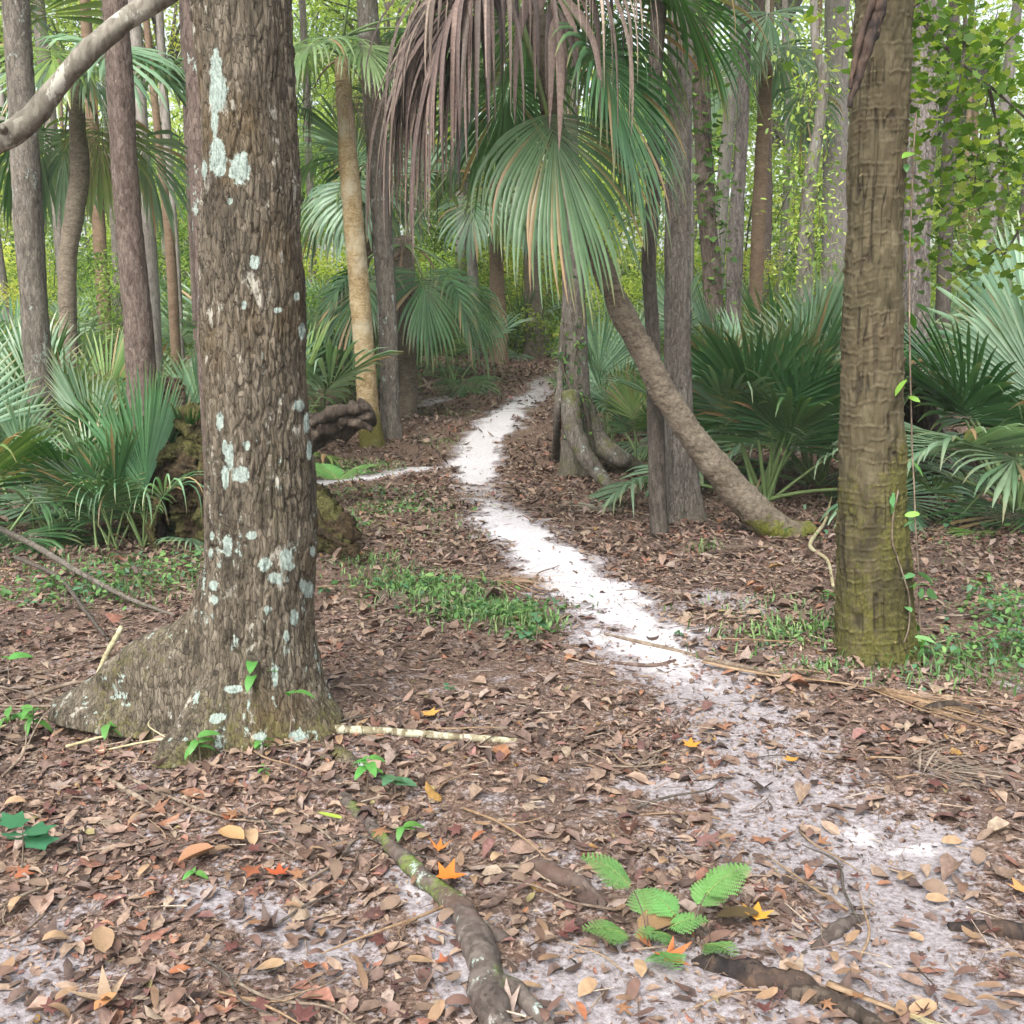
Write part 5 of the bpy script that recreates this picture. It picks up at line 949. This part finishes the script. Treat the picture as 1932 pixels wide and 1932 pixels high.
# ------------------------------------------------------------------ grass and ground cover
g = np.random.default_rng(88); gs, hs_ = [], []
def patch_xy(px, py, rx, ry, n_):
    c = G(px, py); a = g.normal(0, .5, (n_, 2)); return c[0] + a[:, 0] * rx, c[1] + a[:, 1] * ry
def grass(x, y, h, pal):
    n_ = len(x); ya = g.uniform(0, 6.3, n_); L = h * g.uniform(.5, 1.3, n_); le = g.uniform(.3, 1.1, n_); w = g.uniform(.0025, .005, n_)
    b = np.stack([x, y, H(x, y)], 1); o = np.stack([np.cos(ya), np.sin(ya), 0 * ya], 1); sd = np.stack([-np.sin(ya), np.cos(ya), 0 * ya], 1) * w[:, None]; Z = np.array([0, 0, 1.])
    m = b + o * (L * le * .35)[:, None] + Z * (L * .62)[:, None]; t = b + o * (L * le)[:, None] + Z * (L * (1 - .3 * le))[:, None]
    V = np.stack([b - sd, b + sd, m + sd, m - sd, t], 1); o5 = (np.arange(n_) * 5)[:, None]
    c = np.array(pal)[g.integers(0, len(pal), n_)] * g.uniform(.8, 1.2, (n_, 1))
    return (V.reshape(-1, 3), [np.array([[0, 1, 2, 3]]) + o5, np.array([[3, 2, 4]]) + o5]), np.repeat(c, 5, 0)
GP_ = [C(92, 128, 74), C(112, 146, 88), C(136, 162, 106), C(86, 116, 70)]
GK = []
for (px, py, rx, ry, n_, h) in [(700, 1060, .22, .3, 500, .07), (770, 1100, .3, .28, 800, .07), (850, 1130, .3, .24, 1100, .08), (930, 1160, .28, .18, 1000, .08), (1000, 1180, .16, .12, 500, .08), (650, 880, .5, .3, 900, .08), (720, 960, .5, .5, 600, .06), (830, 835, .25, .4, 400, .06),
                                (830, 780, .4, .3, 300, .08), (930, 672, 1.1, .5, 700, .16), (1020, 662, .8, .4, 300, .16), (1500, 1190, .3, .25, 700, .09), (1450, 1140, .4, .2, 300, .06), (1560, 1260, .2, .08, 300, .05), (1790, 1260, .4, .25, 700, .09), (1330, 1040, .12, .1, 80, .14), (300, 1110, .6, .4, 900, .07), (150, 1060, .7, .4, 600, .07), (820, 1000, .3, .5, 300, .05), (1770, 1040, .8, .5, 250, .06)]:
    x, y = patch_xy(px, py, rx * 1.25, ry * 1.25, int(n_ * .38)); q, K = grass(x, y, h * .8, GP_); gs.append(q); GK.append(K)
V, F = merge(gs); tag(obj('grass', mesh('grass', V, F, MAT['herb'], np.concatenate(GK))), 'short bright green grass in tufts along the path', 'grass', kind='stuff')
hp, HK = [], []
for (px, py, rx, ry, n_, h, sz) in [(300, 1090, .7, .45, 420, .07, .045), (120, 1120, .6, .4, 300, .08, .05), (420, 1050, .4, .3, 200, .06, .05), (990, 1200, .14, .1, 50, .07, .05), (800, 1110, .45, .3, 420, .05, .045), (930, 1155, .4, .25, 420, .05, .045), (660, 890, .5, .3, 300, .05, .05), (750, 960, .5, .4, 260, .04, .045), (700, 930, .6, .5, 300, .05, .04), (1500, 1200, .3, .2, 160, .05, .03), (1820, 1250, .4, .3, 260, .1, .04),
                                   (1900, 1180, .25, .3, 420, .2, .04), (1930, 1240, .2, .2, 300, .16, .04), (780, 700, 1.2, .6, 350, .2, .09), (1180, 800, .6, .5, 160, .15, .06), (660, 1000, .2, .3, 120, .08, .05), (1150, 720, .8, 1.0, 260, .4, .08), (1750, 1000, 1.0, .8, 120, .1, .05)]:
    x, y = patch_xy(px, py, rx, ry, n_); pos = np.stack([x, y, H(x, y) + g.uniform(.15, 1, n_) * h], 1)
    V, F, K = place_leaves(g, oval_leaf(.5, (0, .35, .75, 1.0)), pos, sz, [C(74, 116, 62), C(96, 138, 76), C(120, 156, 92), C(84, 124, 92)], (-.15, .35), .35); hp.append((V, F)); HK.append(K)
V, F = merge(hp); tag(obj('ground_cover', mesh('ground_cover', V, F, MAT['herb'], np.concatenate(HK))), 'low scattered green weeds covering the ground beside the trunks', 'weeds', kind='stuff')

# ------------------------------------------------------------------ seedlings and ferns
SLV = mesh('leaf', oval_leaf(.46, curl=.35)[0], oval_leaf(.46)[1], MAT['herb'], np.tile(np.array(C(92, 148, 72)), (21, 1)), smooth=True)
SLB = mesh('leaf', oval_leaf(.8, curl=.25)[0], oval_leaf(.8)[1], MAT['herb'], np.tile(np.array(C(84, 126, 92)), (21, 1)), smooth=True)
SLM = mesh('leaf', STAR[0], STAR[1], MAT['herb'], np.tile(np.array(C(66, 124, 88)), (len(STAR[0]), 1)), smooth=True)
def seedling(px, py, h, nl, s, lm, label, seed, lift=0.0):
    g = np.random.default_rng(seed); b = G(px, py, lift); t = thing('seedling', label, 'plant', b); top = np.array([g.normal(0, .02), g.normal(0, .02), h])
    obj('stem', mesh('stem', *sweep([(0, 0, -.02), top * .5 + [.004, 0, 0], top], [.003, .0025, .0015], 5, 12), MAT['twig'], smooth=True), t)
    for i in range(nl):
        f = .55 + .45 * (i // 2 + 1) / max(1, (nl + 1) // 2); obj('leaf', lm, t, tuple(top * f), s=s * g.uniform(.7, 1.15), rot=(g.normal(0, .25), g.uniform(-.35, .45), i * 2.2 + g.uniform(-.4, .4)))
for i, a in enumerate([(378, 1440, .10, 7, .075, SLV, 'bright green seedling with oval leaves before the lichened root'), (60, 1400, .14, 9, .085, SLV, 'leafy seedling cluster among twigs near the big root'), (20, 1395, .12, 6, .08, SLV, 'leafy seedling close to the twig tangle'), (185, 1365, .14, 8, .075, SLV, 'tall seedling standing in front of the mossy root'),
                       (500, 1395, .30, 6, .085, SLV, 'seedling with narrow leaves against the lichened trunk'), (545, 1400, .20, 2, .09, SLV, 'two-leaved sprout on the lichened tree foot'), (690, 1500, .12, 8, .08, SLV, 'seedling beside the top of the snaking root'), (745, 1505, .07, 4, .07, SLB, 'low blue-green seedling next to the snaking root'),
                       (495, 1430, .06, 4, .06, SLV, 'small flat seedling with a red leaf at the trunk foot'), (492, 1475, .06, 5, .03, SLV, 'tiny pale sprout in dark litter'), (735, 1590, .05, 4, .07, SLV, 'low sprout with broad leaves along the snaking root'), (985, 1240, .14, 8, .055, SLB, 'grey-green plant with round leaves at the end of the grass'),
                       (1010, 1215, .16, 7, .055, SLB, 'round-leaved plant rising from the grass tip'), (40, 1640, .14, 5, .12, SLM, 'dark green lobed seedling alone on pale litter'), (30, 1570, .05, 2, .08, SLM, 'small lobed seedling near bare sand'), (860, 1315, .04, 5, .045, SLM, 'tiny blue-green sprout behind the banded stick'),
                       (370, 1650, .03, 3, .05, SLV, 'yellow-green sprout under an orange leaf'), (1280, 1200, .03, 3, .04, SLB, 'tiny sprout at the sand edge'), (1790, 1010, .12, 7, .06, SLB, 'blue-green plant on dark earth beyond the mossy palm'), (1560, 1130, .05, 5, .05, SLV, 'small weed before the mossy palm'),
                       (200, 1405, .08, 4, .07, SLV, 'seedling with yellowing leaf beneath the bent stick'), (610, 1130, .07, 5, .06, SLB, 'bluish seedling right behind the lichened trunk'), (1860, 1110, .1, 6, .06, SLV, 'small plant near a dry branch'), (15, 1290, .12, 2, .09, SLV, 'single narrow sprout at the edge of the twigs')]):
    seedling(*a, 600 + i)
def fern_frond(L, seed, npair=11, c=C(110, 158, 90), tri=.55):
    g = np.random.default_rng(seed); V, F, n_ = [], [], 0
    for i in range(1, npair + 1):
        s = i / (npair + .6); bx = s * L; bz = .28 * L * (s - s * s) - .16 * L * s * s; pl = L * tri * (1 - s) ** .75 * (.35 + .65 * min(1, s * 5)) + .01
        for sg in (-1, 1):
            dx, dy = .45, sg * .9; m = max(3, int(pl / .009))
            for j in range(m):
                f = (j + .5) / m; cx, cy = bx + dx * pl * f, dy * pl * f; pw = .5 * pl * (1 - f) ** .8 * .42 + .003
                for sg2 in (-1, 1):
                    ex, ey = cx + (-dy * sg2 * pw * sg * sg + dx * pw * .5), cy + (dx * sg2 * pw + dy * pw * .5); hx, hy = dx * pl / m * .55, dy * pl / m * .55; z = bz - .25 * abs(cy) ** 1.2 + g.normal(0, .001)
                    V += [(cx - hx, cy - hy, z), (ex - hx * .4, ey - hy * .4, z - .003), (ex + hx * .3, ey + hy * .3, z - .003), (cx + hx, cy + hy, z)]; F.append((n_, n_ + 1, n_ + 2, n_ + 3)); n_ += 4
    V = np.array(V); K = np.tile(np.array(c), (len(V), 1)) * g.uniform(.9, 1.1, (len(V), 1))
    rach = sweep([(s * L, 0, .28 * L * (s - s * s) - .16 * L * s * s) for s in np.linspace(0, 1, 8)], np.linspace(.0022, .0006, 8), 4, 16)
    return mesh('fern_frond', V, np.array(F), MAT['herb'], K), mesh('rachis', rach[0], rach[1], MAT['petiole'], np.tile(np.array(C(120, 130, 70)), (len(rach[0]), 1)))
FF = [fern_frond(.24, 1), fern_frond(.2, 2), fern_frond(.17, 3, 9)]
for (px, py, label, fr) in [(1225, 1790, 'bright green fern with a tall arching frond in the leaf litter', [(2.75, .95, 0, .16), (3.1, .55, 1, .03), (.2, .5, 2, .05), (-1.3, .6, 1, .02), (1.6, .6, 2, .06)]), (1300, 1780, 'second fern with forked fronds beside the dark olive leaf', [(.5, .8, 0, .12), (.9, .7, 1, .08), (2.2, .6, 1, .05), (-.9, .6, 2, .02), (3.5, .6, 2, .03)])]:
    b = G(px, py); t = thing('fern', label, 'fern', b)
    for (az, el, q, h) in fr:
        fx = np.array([math.cos(az), math.sin(az)]); obj('stalk', mesh('stalk', *sweep([(0, 0, -.01), (fx[0] * .02, fx[1] * .02, h * .6), (fx[0] * .05, fx[1] * .05, h + .005)], [.002, .0018, .0015], 5, 10), MAT['bark_red'], smooth=True), t)
        o = obj('fern_frond', FF[q][0], t, (fx[0] * .05, fx[1] * .05, h), rot=(0, -.6 * el, az), s=.62); obj('rachis', FF[q][1], o)
fb = P(640, 960, D0 - .6); t = thing('arching_fern', 'fern frond arching from mossy wood by the lichened trunk', 'fern', fb + np.array([0, 0, .1]))
for az, s in ((math.pi - .3, 1.4), (.3, 1.2), (2.3, 1.1)):
    o = obj('fern_frond', FF[0][0], t, (0, 0, .1), rot=(0, -.5, az), s=s); obj('rachis', FF[0][1], o)

# ------------------------------------------------------------------ thin volume added to lighten and soften the background
hz = NT('added_haze'); hz.set(hz.out.inputs['Volume'], hz.add('VolumePrincipled', {'Color': (.93, .97, .90), 'Density': .0018, 'Anisotropy': .2}).outputs[0])
bx = np.array([(x, y, z) for z in (-1.6, 26) for y in (-12, 268) for x in (-262, 262)]); bf = np.array([(0, 2, 3, 1), (4, 5, 7, 6), (0, 1, 5, 4), (2, 6, 7, 3), (0, 4, 6, 2), (1, 3, 7, 5)])
tag(obj('added_haze', mesh('added_haze', bx, bf, hz.m)), 'thin pale mist volume added to lighten the background woods', 'added_haze', kind='stuff')
